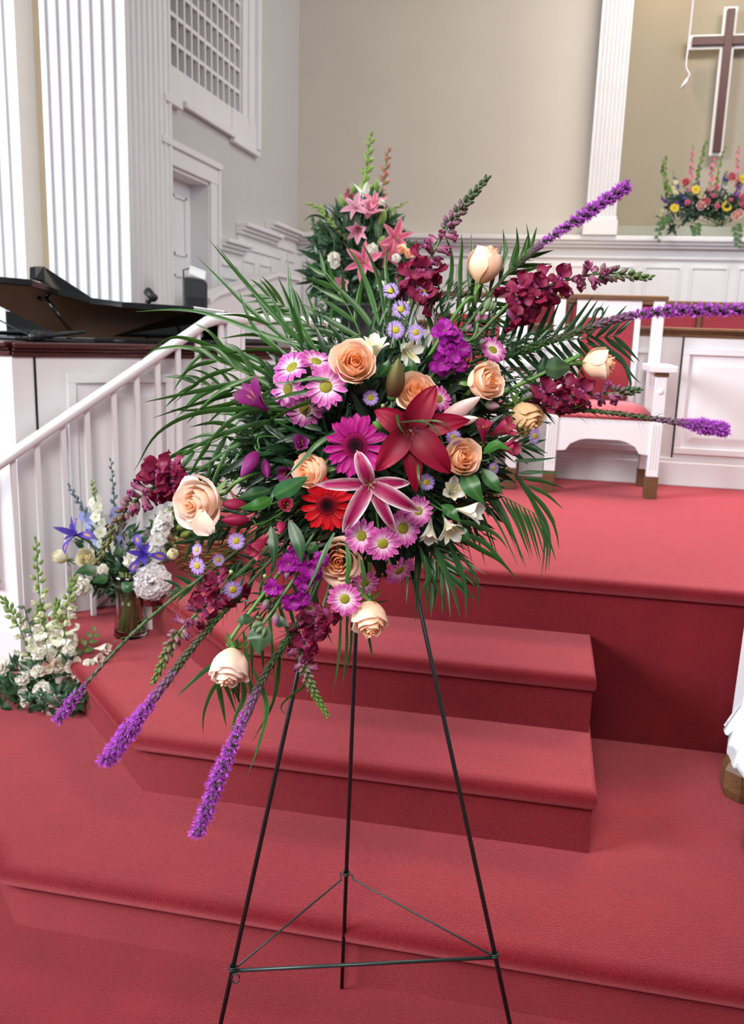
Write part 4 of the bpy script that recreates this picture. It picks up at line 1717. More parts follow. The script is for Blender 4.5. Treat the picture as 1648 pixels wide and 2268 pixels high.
for i, (x, y, d, s, fx, fy, op, lab, mid) in enumerate(roses):
    pale = dict(inner=(.96, .58, .36), outer=(.95, .76, .62), tipc=(.94, .80, .74), basec=(.93, .84, .50)) if i in (8, 11) else (dict(inner=(.90, .55, .24), outer=(.88, .62, .34), tipc=(.88, .62, .40), basec=(.80, .62, .22)) if i == 3 else {})
    flower('rose', rose_parts(op, 40 + i, **pale), x, y, d, s, facing(fx, fy), lab, 'rose', GR, 1.08 + .1 * op, base_off=.55, stem_mid=mid, sr=.0034, scol=(.10, .22, .05), roll=i * .7)

rp = [o for o in bpy.data.objects if o.get('label', '').startswith('large pale peach rose')][0]
for (xa, ya, xb, yb, w) in ((446, 1128, 452, 1190, 54),):
    A_, B_ = dep(xa, ya, 1.39), dep(xb, yb, 1.385)
    y_ = (B_ - A_).normalized()
    v, f, c = petal((B_ - A_).length, px2m(w, 1.39), 18, -35, .25, 7, 6, P_round, .07, 4, lambda u, t: lerp3((.98, .74, .52), (.95, .80, .74), u))
    m_ = wm(rp).inverted() @ face_m(A_, facing(-.3, -.1), y_)
    link('petal', one('petal', v, f, c, M_PET), rp, False, m_)

# gerberas
n = facing(.0, .02)
flower('gerbera', gerbera_parts(1, (.44, .006, .22), (.30, .003, .13), (.05, .003, .014), (.22, .008, .06)), 787, 988, 1.41, 138, n, 'magenta gerbera daisy with a dark centre, left of the red lily', 'gerbera', 'gerbera daisies in the spray', sr=.003)
flower('gerbera', gerbera_parts(2, (.62, .006, .015), (.50, .004, .012), (.07, .004, .008), (.26, .012, .022)), 725, 1118, 1.44, 118, facing(-.10, -.18), 'bright red gerbera daisy below the magenta one', 'gerbera', 'gerbera daisies in the spray', sr=.003)


# lilies
def red_col(u, t):
    return lerp3(lerp3((.09, .002, .010), (.29, .005, .032), min(1, u * 1.5)), (.20, .005, .02), max(0, 1 - abs(t) * 5) * .7)


def star_col(u, t):
    edge = abs(t) ** 4.0 * 1.2 * min(1, .35 + u) + max(0, u - .76) * 2.6
    edge = min(1, max(0, edge))
    c = lerp3((.30, .005, .075), (.93, .80, .86), edge)
    if abs(t) < .12 and u < .85:
        c = lerp3(c, (.45, .015, .12), .5)
    if u < .45 and (int(u * 40) * 7 + int((t + 1) * 9) * 5) % 6 == 0:
        c = lerp3(c, (.22, .0, .04), .5)
    return c


flower('red_lily', lily_parts([(59, 1.22, .60, 44, -22), (150, .92, .54, 46, -34), (10, 1.44, .50, 36, -30), (-45, 1.42, .66, 42, -46), (-83, 1.42, .44, 28, -36), (231, 1.22, .56, 42, -38)], red_col, (.14, .03, .02), (.05, .012, .01), .03, .06),
       905, 954, 1.375, 100, facing(.02, .0), 'dark red lily with six pointed petals at the centre of the spray', 'lily', 'lilies in the spray', sr=.003)
flower('pink_lily', lily_parts([(111, 1.05, .40, 66, -62), (181, 1.42, .31, 34, -48), (241, 1.50, .43, 46, -54), (-29, 1.54, .41, 44, -56), (2, 1.05, .32, 34, -50), (-62, 1.46, .32, 32, -50)], star_col, (.30, .28, .08), (.10, .06, .015), .03, .10),
       819, 1072, 1.375, 92, facing(.0, -.02), 'large pink lily with white petal edges beneath the magenta gerbera', 'lily', 'lilies in the spray', sr=.003)


def bud(name, label, pts, w, c0, c1, cat='bud', group=None, ribs=3, seed=0):
    """closed bud from base to tip"""
    a, b = dep(*pts[0]), dep(*pts[1])
    L = (b - a).length
    y = (b - a).normalized()
    z = (EYEP - a).normalized()
    z = (z - y * z.dot(y)).normalized()
    root = thing(name, label, cat, face_m(a, z, y, L), group)
    wl = px2m(w, pts[0][2]) / L
    link('petals', bud_mesh(1, wl, c0, c1, ribs, M_PET, 'petals'), root)
    mb = MB()
    lathe(mb, [(0, -.05), (wl * .2, -.02), (wl * .3, .05), (wl * .2, .1)], 8, GREEN, rotx(-math.pi / 2))
    link('calyx', mb.mesh('calyx', M_STEM), root)
    stem_to(root, [a, a - y * .03, HUB + (a - HUB) * .1], .0019, GREEN)
    return root


bud('lily_bud', 'closed brown and green lily bud standing between two peach roses', ((868, 884, 1.42), (883, 792, 1.40)), 42, (.10, .015, .02), (.22, .24, .07), group='lily buds in the spray')
bud('lily_bud', 'long white and pink lily bud pointing right above the dark red lily', ((975, 932, 1.44), (1066, 878, 1.43)), 36, (.72, .42, .44), (.88, .80, .72), group='lily buds in the spray')
bud('lily_bud', 'slim white lily bud lying against the red lily petal', ((1010, 935, 1.43), (1060, 925, 1.42)), 22, (.70, .45, .50), (.90, .85, .75), group='lily buds in the spray')
bud('lily_bud', 'small green bud left of the dark red lily', ((853, 948, 1.40), (825, 935, 1.39)), 22, (.08, .20, .03), (.16, .32, .05), group='lily buds in the spray')
bud('mum_bud', 'small pink and green mum bud right of the white lily bud', ((1075, 897, 1.46), (1107, 900, 1.45)), 22, (.10, .20, .05), (.75, .35, .55), group='small buds in the spray', ribs=7)

# pink chrysanthemums
GM = 'pink daisy mums in the spray'
mums = [
    (722, 857, 1.41, 104, .02, .0, 'pink daisy mum with yellow-green centre facing forward, upper left cluster', 0),
    (648, 815, 1.45, 100, -.42, .52, 'pink daisy mum tilted away at the top left of the upper cluster', 0),
    (700, 802, 1.44, 86, .25, .66, 'pink daisy mum seen from the side behind the forward one', 0),
    (640, 862, 1.46, 100, -.55, -.10, 'pink daisy mum turned left with half its centre hidden', 0),
    (676, 907, 1.46, 92, .05, -.38, 'pink daisy mum crossed by palm blades, lowest of the upper cluster', 0),
    (801, 1187, 1.40, 84, -.04, -.03, 'pink daisy mum below the white-edged lily, left of the lower pair', 1),
    (848, 1204, 1.395, 84, .10, -.18, 'pink daisy mum overlapping its neighbour below the white-edged lily', 1),
    (892, 1170, 1.42, 92, .34, .05, 'pink daisy mum just right of the down-pointing white-edged petal', 1),
    (926, 1132, 1.415, 72, .15, .18, 'pink daisy mum under the right tip of the white-edged lily', 1),
    (884, 1262, 1.45, 84, .52, -.66, 'pink daisy mum seen from its side above the right easel leg', 1),
    (764, 1326, 1.42, 82, -.06, -.10, 'pink and white daisy mum near the lowest middle rose', 2),
    (808, 1290, 1.46, 72, .16, -.62, 'dim pink daisy mum behind the top of the hanging rose', 1),
    (684, 1345, 1.45, 60, -.12, -.78, 'small half-open pink mum among the purple stock flowers', 2),
    (1091, 776, 1.47, 72, .35, .42, 'small pink mum with white heart at the upper right', 2),
    (972, 884, 1.46, 64, .45, .1, 'magenta mum half hidden right of the central rose', 1),
]
mk = [mum_parts(61, n=15), mum_parts(62, tip=(.56, .07, .36), base=(.86, .60, .74)), mum_parts(63, tip=(.55, .07, .34), base=(.93, .78, .84), n=17)]
for (x, y, d, s, fx, fy, lab, k) in mums:
    flower('daisy_mum', mk[k], x, y, d, s, facing(fx, fy), lab, 'daisy', GM, roll=x * .37, scol=(.07, .15, .04))

# lavender asters
GA = 'lavender asters in the spray'
asters = [
    (866, 644, 1.50, 42, -.05, .1, 'topmost left lavender aster below the burgundy snapdragon'),
    (944, 642, 1.50, 46, .25, .2, 'topmost right lavender aster under the upright burgundy snapdragon'),
    (888, 685, 1.49, 46, .0, .05, 'largest upper lavender aster with bright yellow centre'),
    (877, 731, 1.48, 46, -.08, -.05, 'lavender aster above the white flower, left of a pair'),
    (921, 736, 1.48, 42, .12, .0, 'lavender aster above the white flower, right of a pair'),
    (821, 881, 1.43, 40, .0, .0, 'deep violet aster between the rose and the brown bud'),
    (846, 926, 1.43, 30, -.3, .3, 'lavender aster peeping over the small green bud'),
    (1005, 969, 1.405, 40, .05, .12, 'lavender aster on top of the rose right of the red lily'),
    (945, 1068, 1.40, 42, .05, .05, 'lavender aster between the red lily tip and white flowers'),
    (1094, 1037, 1.47, 30, .4, .0, 'tiny violet aster at the right edge of the leaves'),
    (1184, 966, 1.45, 42, .62, -.1, 'narrow lavender aster in front of the yellowish rosebud'),
    (523, 1198, 1.44, 44, .02, .02, 'lavender aster facing forward below the red buds'),
    (437, 1253, 1.45, 46, -.40, -.12, 'lavender aster at the left beside the brown basket'),
    (436, 1218, 1.46, 34, -.55, .2, 'small pale lavender aster seen from the side, far left'),
    (484, 1240, 1.47, 32, .3, .1, 'lavender aster in shade between two brighter ones'),
    (516, 1306, 1.43, 48, .28, -.35, 'lavender aster on the lower burgundy snapdragon'),
]
ak = [aster_parts(7), aster_parts(8)]
for i, (x, y, d, s, fx, fy, lab) in enumerate(asters):
    flower('aster', ak[i % 2], x, y, d, s, facing(fx, fy), lab, 'aster', GA, roll=i, sr=.0012)
# little aster buds
for i, (x, y, d, lab) in enumerate(((926, 634, 1.5, 'tiny green aster bud left of the topmost right aster'), (958, 652, 1.5, 'tiny green aster bud right of the topmost right aster'), (905, 672, 1.5, 'tiny green aster bud above the largest upper aster'), (927, 672, 1.5, 'tiny green aster bud beside the largest upper aster'), (1152, 945, 1.46, 'tiny dark green bud left of the yellowish rosebud'), (848, 900, 1.44, 'tiny brown bud below the brown lily bud'), (512, 1268, 1.45, 'tiny yellowish bud above the lowest left aster'), (587, 1277, 1.46, 'tiny yellowish bud left of the purple stock'))):
    r = thing('aster_bud', lab, 'bud', tr(dep(x, y, d)), 'small round aster buds')
    mb = MB()
    lathe(mb, [(0, -.004, GREEN), (.0032, -.002, (.14, .2, .05)), (.0036, .002, (.3, .36, .12)), (.0014, .0042, (.5, .48, .2)), (0, .004, (.5, .48, .2))], 8)
    link('bud_head', mb.mesh('bud_head', M_STEM), r)
    stem_to(r, [dep(x, y, d), dep(x, y + 12, d), HUB + (dep(x, y, d) - HUB) * .1], .0007)

# alstroemerias
GL = 'alstroemeria blossoms in the spray'
WA, WB, WI = (.70, .68, .56), (.86, .86, .80), (.80, .72, .30)
PA, PB, PI = (.20, .012, .12), (.30, .03, .24), (.35, .10, .12)
RA, RB, RI = (.26, .012, .045), (.48, .03, .13), (.45, .15, .06)
als = [
    (830, 772, 1.44, 62, .05, .78, 0, .75, 'white alstroemeria standing right of the top peach rose'),
    (903, 780, 1.45, 58, .35, -.35, 0, .9, 'white alstroemeria facing down beneath the pair of asters'),
    (1002, 1088, 1.43, 56, .15, .25, 0, .7, 'white alstroemeria between the lavender aster and the broad leaf'),
    (1040, 1132, 1.42, 66, .88, -.12, 0, .6, 'white and green alstroemeria opening to the right'),
    (996, 1170, 1.43, 62, .30, -.72, 0, .8, 'white alstroemeria opening downward at the lower right'),
    (952, 1175, 1.45, 60, -.10, -.88, 0, .4, 'greenish white alstroemeria bud hanging beside the pink mum'),
    (566, 885, 1.43, 84, -.55, .52, 1, .7, 'open purple alstroemeria at the left, below pink mums'),
    (666, 985, 1.44, 56, .10, .20, 1, .35, 'closed purple alstroemeria left of the magenta gerbera'),
    (552, 1030, 1.44, 70, -.45, -.80, 1, .15, 'drooping purple alstroemeria bud above the large pale rose'),
    (640, 1045, 1.47, 60, -.35, -.35, 1, .4, 'dark purple alstroemeria half hidden left of the peach rose'),
    (590, 1040, 1.46, 48, .2, -.85, 1, .2, 'narrow purple petal bundle hanging beside the drooping bud'),
    (1072, 958, 1.43, 62, -.05, .75, 2, .25, 'crimson alstroemeria pointing up right of the red lily'),
    (1110, 952, 1.44, 66, .72, .35, 2, .45, 'crimson alstroemeria opening right towards the yellowish rosebud'),
    (1122, 990, 1.43, 60, .80, -.15, 2, .35, 'crimson alstroemeria with a green leaf over it, at the right'),
    (516, 1118, 1.43, 58, -.92, .05, 2, .05, 'upper of two closed red alstroemeria buds right of the large rose'),
    (520, 1152, 1.42, 62, -.94, .0, 2, .05, 'lower of two closed red alstroemeria buds right of the large rose'),
    (632, 1120, 1.42, 56, .20, .10, 2, .25, 'red alstroemeria left of the red gerbera'),
    (622, 1168, 1.42, 46, .05, -.45, 2, .15, 'small red alstroemeria bud below the other, left of the red gerbera'),
    (574, 1208, 1.42, 62, -.52, -.55, 2, .3, 'red alstroemeria pointing down right of the lavender aster'),
]
for i, (x, y, d, s, fx, fy, k, op, lab) in enumerate(als):
    ca, cb, ci = ((WA, WB, WI), (PA, PB, PI), (RA, RB, RI))[k]
    if op < .22:
        n_ = facing(fx, fy)
        bm_ = bud_mesh(1, .44 if k == 2 else .46, ca, cb, 3, M_PET, 'tepals')
        r_ = flower('alstroemeria', [('tepals', bm_, rotx(math.pi / 2))], x, y, d, s, n_, lab, 'alstroemeria', GL, .98, base_off=.5, roll=i, sr=.0016)
        continue
    flower('alstroemeria', alstro_parts(100 + i, ca, cb, ci, op), x, y, d, s, facing(fx, fy), lab, 'alstroemeria', GL, .95, base_off=.5, roll=i, sr=.0016)

# snapdragons
GS = 'burgundy snapdragons in the spray'
BURG, BURL = (.21, .004, .034), (.40, .10, .27)
snapdragon('snapdragon', [(915, 668, 1.52), (945, 590, 1.51), (1000, 490, 1.5), (1078, 395, 1.5)], 'tall burgundy snapdragon with a dark green tip rising above the spray', 'snapdragon', (BURG, BURL), 62, 17, 40, GS, .60, seed=1, bud_frac=(.60, 1), hub=HUB, tipgreen=(.075, .12, .06), bud_px=19)
snapdragon('snapdragon', [(1120, 680, 1.5), (1210, 635, 1.49), (1330, 606, 1.48), (1440, 615, 1.48)], 'burgundy snapdragon stretching right with a pale green tip', 'snapdragon', (BURG, BURL), 64, 22, 30, GS, .72, seed=2, bud_frac=(.66, 1), hub=HUB, tipgreen=(.14, .24, .08), bud_px=19)
snapdragon('snapdragon', [(1180, 878, 1.52), (1260, 878, 1.51), (1345, 872, 1.50), (1415, 864, 1.5)], 'burgundy snapdragon lying right in front of the chair seat', 'snapdragon', (BURG, BURL), 56, 17, 24, GS, .76, seed=3, bud_frac=(.7, 1), hub=HUB, tipgreen=(.10, .16, .07), bud_px=17)
snapdragon('snapdragon', [(405, 1040, 1.5), (345, 1075, 1.49), (275, 1135, 1.48), (216, 1245, 1.47)], 'burgundy snapdragon arching down left beside the large pale rose', 'snapdragon', (BURG, BURL), 66, 17, 36, GS, .60, seed=4, bud_frac=(.55, 1), hub=HUB, tipgreen=(.15, .15, .06), bud_px=20)
snapdragon('snapdragon', [(515, 1285, 1.5), (455, 1340, 1.49), (390, 1410, 1.48), (340, 1510, 1.47)], 'burgundy snapdragon pointing down left between two gayfeather spikes', 'snapdragon', (BURG, BURL), 58, 14, 34, GS, .62, seed=5, bud_frac=(.62, 1), hub=HUB, tipgreen=(.16, .24, .06), bud_px=18)
snapdragon('snapdragon', [(715, 1345, 1.5), (670, 1430, 1.49), (685, 1510, 1.48), (725, 1585, 1.47)], 'burgundy snapdragon hanging down beside the left easel leg', 'snapdragon', (BURG, BURL), 56, 14, 44, GS, .56, seed=6, bud_frac=(.52, 1), hub=HUB, tipgreen=(.15, .28, .05), bud_px=15)

# gayfeathers
liatris([(1120, 610, 1.52), (1200, 540, 1.51), (1300, 472, 1.5), (1385, 415, 1.5)], 'purple gayfeather spike rising to the upper right in front of the pilaster', .24, 46, 30, 1, HUB, leafy=.9)
liatris([(1110, 795, 1.52), (1250, 745, 1.5), (1420, 695, 1.48), (1670, 684, 1.46)], 'purple gayfeather spike running off the right edge of the photo', .56, 46, 38, 2, HUB, leafy=1.3)
liatris([(1190, 905, 1.52), (1330, 912, 1.5), (1480, 932, 1.48), (1598, 950, 1.47)], 'purple gayfeather spike lying across the white chair seat', .72, 52, 30, 3, HUB, nopen=60, leafy=.9)
liatris([(470, 1262, 1.50), (330, 1370, 1.48), (220, 1480, 1.46), (132, 1590, 1.44)], 'thin gayfeather spike reaching to the white flower basket', .76, 42, 22, 4, HUB, nopen=30, nbud=80, leafy=.8)
liatris([(540, 1305, 1.50), (430, 1430, 1.47), (330, 1560, 1.44), (240, 1680, 1.42)], 'purple gayfeather spike hanging down over the second step, lower left', .56, 58, 40, 5, HUB, leafy=.9)
liatris([(680, 1350, 1.50), (590, 1490, 1.47), (510, 1660, 1.43), (440, 1838, 1.41)], 'longest purple gayfeather spike hanging lowest of all', .46, 56, 38, 6, HUB, leafy=1.1)

# purple stock
STK, STL = (.34, .010, .30), (.42, .05, .36)
sf = [stock_floret(70 + k, STK, STL) for k in range(3)]
sb = bud_mesh(1, .62, (.16, .24, .10), (.42, .03, .38), 4, M_PET)
sg = bud_mesh(1, .5, (.14, .22, .10), (.22, .30, .16), 4, M_PET)


def stock(label, stem, flo, buds, hub=HUB):
    P0 = dep(*stem[0])
    root = thing('stock_flower', label, 'stock flower', tr(P0), 'purple stock in the spray')
    mb = MB()
    tube(mb, [hub - P0] + [p - P0 for p in spline([dep(*q) for q in stem], 6)], .0026, 6, (.09, .16, .055))
    link('stem', mb.mesh('stem', M_STEM), root)
    for i, (x, y, d, s, fx, fy) in enumerate(flo):
        link('floret', sf[i % 3], root, False, tr(-P0) @ face_m(dep(x, y, d), facing(fx, fy), None, px2m(s, d) * .95, i))
    for i, (x, y, x2, y2, d, green) in enumerate(buds):
        a, b = dep(x, y, d), dep(x2, y2, d - .005)
        yv = (b - a).normalized()
        link('bud', sg if green else sb, root, False, tr(-P0) @ face_m(a, yv.orthogonal(), yv, (b - a).length))
    return root


stock('purple stock with open florets right of the white alstroemeria', [(960, 830, 1.46), (1010, 770, 1.45), (1050, 745, 1.45), (1062, 690, 1.45)],
      [(985, 733, 1.44, 58, -.2, .3), (1005, 748, 1.445, 50, .2, .2), (978, 805, 1.44, 56, -.1, -.1), (1003, 790, 1.44, 50, .2, -.1), (1022, 775, 1.445, 50, .5, .1), (990, 768, 1.45, 46, -.3, .1), (1016, 808, 1.45, 40, .3, -.3)],
      [(1030, 735, 1046, 718, 1.45, 0), (1062, 760, 1082, 752, 1.45, 0), (1056, 715, 1062, 694, 1.45, 0), (1072, 712, 1080, 698, 1.45, 0), (1066, 700, 1076, 680, 1.45, 1), (1082, 690, 1094, 664, 1.45, 1), (1088, 690, 1100, 668, 1.45, 1), (1074, 690, 1086, 658, 1.45, 1)])
stock('purple stock left of the lower peach rose', [(690, 1190, 1.47), (665, 1230, 1.46), (650, 1270, 1.46)],
      [(640, 1250, 1.44, 52, -.2, .1), (688, 1262, 1.435, 58, .1, .0), (655, 1232, 1.45, 46, -.1, .3), (672, 1290, 1.45, 44, .0, -.3), (712, 1240, 1.45, 40, .3, .1)], [(640, 1262, 632, 1282, 1.44, 0), (628, 1262, 616, 1272, 1.45, 0)])
stock('purple stock hanging with pale green buds above the bell-shaped rose', [(668, 1255, 1.46), (625, 1322, 1.44), (590, 1372, 1.43), (574, 1392, 1.43)],
      [(606, 1302, 1.42, 44, -.3, -.1), (648, 1332, 1.43, 50, .1, -.2), (668, 1328, 1.435, 44, .3, .1)],
      [(592, 1328, 584, 1352, 1.43, 0), (612, 1358, 610, 1386, 1.43, 0), (618, 1295, 600, 1310, 1.43, 0), (580, 1370, 566, 1366, 1.43, 1), (584, 1380, 562, 1384, 1.43, 1), (584, 1385, 566, 1402, 1.43, 1), (588, 1388, 582, 1410, 1.43, 1), (576, 1376, 556, 1392, 1.43, 1)])

# ------------------------------------------------------------------ palm fronds
D = 1.52
frond('palm frond fanning up to the left in front of the handrail', [(760, 900, 1.54), (690, 800, 1.53), (600, 720, 1.52)], 5, 230, 42, .5, 11, sides=(-1, 1), w=11, blades=[
    (13, (705, 800, D), (600, 690, D), (520, 600, D), (462, 530, D)), (13, (715, 800, D), (610, 700, D), (545, 625, D), (478, 542, D)), (10, (690, 800, D), (560, 690, D), (490, 620, D), (436, 568, D)),
    (14, (720, 810, D), (655, 720, D), (640, 650, D), (636, 558, D)), (12, (725, 815, D), (670, 730, D), (650, 660, D), (641, 590, D)), (12, (640, 790, D), (575, 740, D), (545, 690, D), (528, 640, D)), (12, (700, 775, D), (600, 745, D), (480, 700, D), (400, 685, D), (300, 690, D))])
frond('palm frond arching left across the panelled wall', [(770, 930, 1.55), (660, 880, 1.52), (560, 830, 1.5), (480, 800, 1.49)], 6, 200, 50, .9, 12, w=12, sides=(-1, 1), blades=[
    (13, (640, 862, D), (540, 800, D), (430, 755, 1.5), (370, 752, 1.5), (310, 800, 1.49)), (12, (630, 870, D), (520, 810, D), (420, 770, 1.5), (350, 772, 1.5), (318, 790, 1.5)), (14, (650, 828, D), (520, 850, D), (410, 872, 1.5), (322, 890, 1.49)),
    (12, (640, 850, D), (540, 868, D), (420, 900, 1.5), (338, 926, 1.49)), (12, (640, 880, D), (540, 890, D), (440, 908, 1.5), (376, 908, 1.49)), (11, (650, 840, D), (500, 770, D), (440, 790, 1.5), (400, 840, 1.5), (385, 865, 1.5)),
    (13, (600, 860, D), (520, 800, D), (470, 740, 1.5), (430, 715, 1.5))])
frond('palm frond arching down to the left above the burgundy snapdragon', [(770, 960, 1.55), (660, 930, 1.52), (540, 950, 1.5), (430, 1000, 1.49)], 9, 150, 48, .7, 13, w=12, blades=[
    (14, (690, 900, 1.48), (580, 905, 1.48), (440, 915, 1.48), (350, 960, 1.48), (298, 1042, 1.48)), (13, (690, 930, 1.48), (560, 940, 1.48), (440, 985, 1.48), (370, 1040, 1.48)), (12, (680, 950, 1.49), (580, 960, 1.49), (470, 1020, 1.49), (400, 1080, 1.49)),
    (12, (690, 915, 1.47), (600, 905, 1.47), (520, 925, 1.47), (455, 990, 1.47), (430, 1040, 1.47)), (13, (740, 880, 1.43), (680, 868, 1.42), (620, 880, 1.43), (562, 905, 1.44)), (11, (745, 895, 1.43), (690, 890, 1.42), (600, 930, 1.43), (480, 1005, 1.45)),
    (12, (750, 955, 1.43), (700, 985, 1.42), (660, 1030, 1.42), (628, 1060, 1.42)), (9, (730, 840, 1.40), (690, 838, 1.40), (650, 845, 1.40), (600, 850, 1.42))])
frond('palm frond spreading flat to the left over the steps', [(720, 1230, 1.54), (620, 1320, 1.52), (520, 1420, 1.5), (480, 1500, 1.5)], 16, 155, 68, .25, 14, w=11, sides=(-1,), zsp=.1, taper=.3, blades=[
    (12, (530, 1480, 1.48), (540, 1540, 1.48), (520, 1590, 1.48), (512, 1640, 1.48)), (12, (545, 1480, 1.48), (560, 1550, 1.48), (545, 1600, 1.48), (525, 1645, 1.48)), (12, (560, 1480, 1.48), (590, 1560, 1.48), (575, 1640, 1.48), (548, 1720, 1.48)),
    (9, (500, 1490, 1.48), (470, 1530, 1.48), (452, 1580, 1.48), (450, 1625, 1.48)), (11, (620, 1440, 1.5), (615, 1510, 1.5), (600, 1570, 1.5), (560, 1640, 1.5)), (11, (520, 1440, 1.48), (460, 1480, 1.48), (420, 1515, 1.48), (392, 1542, 1.48)), (8, (660, 1440, 1.5), (690, 1500, 1.5), (625, 1560, 1.5), (640, 1590, 1.5))])
frond('palm frond with long blades hanging at the lower middle', [(820, 1180, 1.55), (790, 1260, 1.53), (770, 1330, 1.52)], 5, 90, 40, .3, 15, w=7, blades=[
    (7, (755, 1350, 1.5), (752, 1430, 1.5), (745, 1490, 1.5), (737, 1535, 1.5)), (7, (768, 1350, 1.5), (768, 1430, 1.5), (763, 1480, 1.5), (758, 1525, 1.5)), (7, (780, 1350, 1.5), (778, 1430, 1.5), (772, 1470, 1.5), (768, 1510, 1.5)), (6, (815, 1400, 1.5), (822, 1440, 1.5), (824, 1458, 1.5)), (7, (730, 1360, 1.5), (722, 1390, 1.5), (738, 1430, 1.5)),
    (13, (768, 1200, 1.42), (772, 1250, 1.415), (768, 1290, 1.42), (778, 1310, 1.43)), (12, (740, 1180, 1.42), (715, 1230, 1.415), (690, 1285, 1.42), (672, 1320, 1.43)), (10, (800, 1240, 1.42), (806, 1280, 1.42), (805, 1320, 1.43))])
frond('palm frond drooping at the lower right in front of the platform edge', [(850, 1090, 1.55), (930, 1190, 1.52), (985, 1270, 1.5)], 16, 165, 46, .45, 16, w=10, col=(.022, .080, .018), blades=[
    (14, (960, 1200, 1.48), (985, 1260, 1.48), (1005, 1310, 1.48), (1020, 1370, 1.48)), (14, (990, 1190, 1.48), (1015, 1250, 1.48), (1030, 1300, 1.48), (1032, 1370, 1.48)), (13, (1000, 1180, 1.48), (1060, 1215, 1.48), (1110, 1245, 1.48), (1150, 1290, 1.48)), (12, (1020, 1180, 1.48), (1070, 1200, 1.48), (1105, 1235, 1.48), (1120, 1250, 1.48)),
    (13, (930, 1210, 1.48), (945, 1260, 1.48), (965, 1300, 1.48), (980, 1330, 1.48)), (12, (1000, 1150, 1.48), (1060, 1165, 1.48), (1100, 1185, 1.48), (1125, 1215, 1.48)), (8, (1000, 1200, 1.48), (1050, 1270, 1.48), (1060, 1310, 1.48), (1058, 1350, 1.48)), (12, (940, 1230, 1.46), (950, 1275, 1.46), (940, 1300, 1.46), (925, 1330, 1.46))])
frond('palm frond arching right and hanging in long strips beside the platform', [(880, 1060, 1.55), (1000, 1080, 1.53), (1100, 1095, 1.51), (1190, 1140, 1.5)], 24, 165, 58, .75, 17, sides=(1,), w=7.5, col=(.022, .080, .018), zsp=.08, blades=[
    (12, (1140, 1050, 1.5), (1185, 1120, 1.5), (1205, 1190, 1.5), (1198, 1290, 1.5)), (11, (1150, 1055, 1.5), (1190, 1130, 1.5), (1212, 1200, 1.5), (1208, 1270, 1.5)), (9, (1160, 1080, 1.5), (1205, 1150, 1.5), (1218, 1200, 1.5), (1215, 1262, 1.5)), (8, (1160, 1070, 1.5), (1215, 1140, 1.5), (1232, 1180, 1.5), (1238, 1215, 1.5)),
    (10, (1150, 1048, 1.5), (1190, 1045, 1.5), (1250, 1048, 1.5)), (11, (1160, 1060, 1.5), (1200, 1066, 1.5), (1250, 1082, 1.5)), (9, (1170, 1075, 1.5), (1210, 1095, 1.5), (1248, 1128, 1.5)), (9, (1165, 1085, 1.5), (1205, 1120, 1.5), (1232, 1160, 1.5)), (10, (1140, 1020, 1.5), (1190, 1018, 1.5), (1240, 1012, 1.5))])
frond('palm frond spreading up to the right behind the burgundy snapdragon', [(900, 900, 1.56), (1050, 800, 1.54), (1200, 760, 1.53), (1360, 745, 1.52)], 22, 135, 66, .05, 18, w=11, zsp=.1, curl=.8, col=FROND2, blades=[
    (10, (1290, 730, D), (1370, 790, D), (1400, 830, D), (1420, 850, D)), (11, (1300, 760, D), (1370, 790, D), (1395, 840, D), (1395, 875, D)), (9, (1310, 725, D), (1320, 690, D), (1335, 685, D), (1330, 715, D))])
frond('palm frond behind the pointed rosebud, its blades standing up', [(900, 860, 1.56), (980, 740, 1.54), (1080, 650, 1.53), (1170, 570, 1.53)], 12, 130, 56, -.1, 19, w=11, zsp=.1, blades=[
    (11, (985, 690, D), (1000, 610, D), (1000, 560, D), (985, 520, D)), (11, (1020, 680, D), (1020, 600, D), (1024, 550, D), (1022, 518, D)), (11, (1040, 650, D), (1040, 590, D), (1045, 550, D), (1043, 518, D)), (12, (1110, 600, D), (1120, 560, D), (1116, 530, D), (1114, 508, D)), (12, (1130, 600, D), (1145, 560, D), (1147, 530, D), (1144, 502, D)), (12, (1155, 590, D), (1168, 560, D), (1172, 530, D), (1166, 494, D))])
frond('palm frond rising in the top middle before the pink lily arrangement', [(830, 900, 1.56), (815, 790, 1.54), (770, 680, 1.53), (720, 610, 1.52)], 7, 130, 45, .1, 20, w=12, blades=[
    (14, (835, 740, D), (800, 690, D), (752, 640, D), (706, 585, D)), (14, (840, 720, D), (815, 640, D), (790, 580, D), (760, 535, D)), (13, (855, 720, D), (848, 650, D), (825, 580, D), (800, 535, D)), (13, (820, 760, D), (740, 715, D), (700, 690, D), (665, 670, D)), (13, (800, 760, D), (720, 735, D), (690, 730, D), (650, 735, D)),
    (12, (860, 700, D), (880, 640, D), (900, 600, D), (925, 580, D)), (12, (850, 690, D), (858, 640, D), (855, 590, D), (856, 545, D)), (12, (840, 720, D), (870, 650, D), (905, 620, D), (935, 605, D)), (13, (800, 740, D), (740, 770, D), (690, 770, D), (640, 800, D))])
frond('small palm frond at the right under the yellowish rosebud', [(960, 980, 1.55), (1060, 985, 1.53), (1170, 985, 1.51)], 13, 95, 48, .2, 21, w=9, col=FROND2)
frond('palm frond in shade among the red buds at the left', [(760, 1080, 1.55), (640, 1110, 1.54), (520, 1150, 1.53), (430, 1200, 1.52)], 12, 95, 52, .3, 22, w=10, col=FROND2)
frond('palm frond at the lower left behind the asters', [(740, 1160, 1.56), (620, 1230, 1.55), (520, 1280, 1.54), (400, 1300, 1.53)], 12, 90, 55, .2, 23, w=10, col=FROND2)
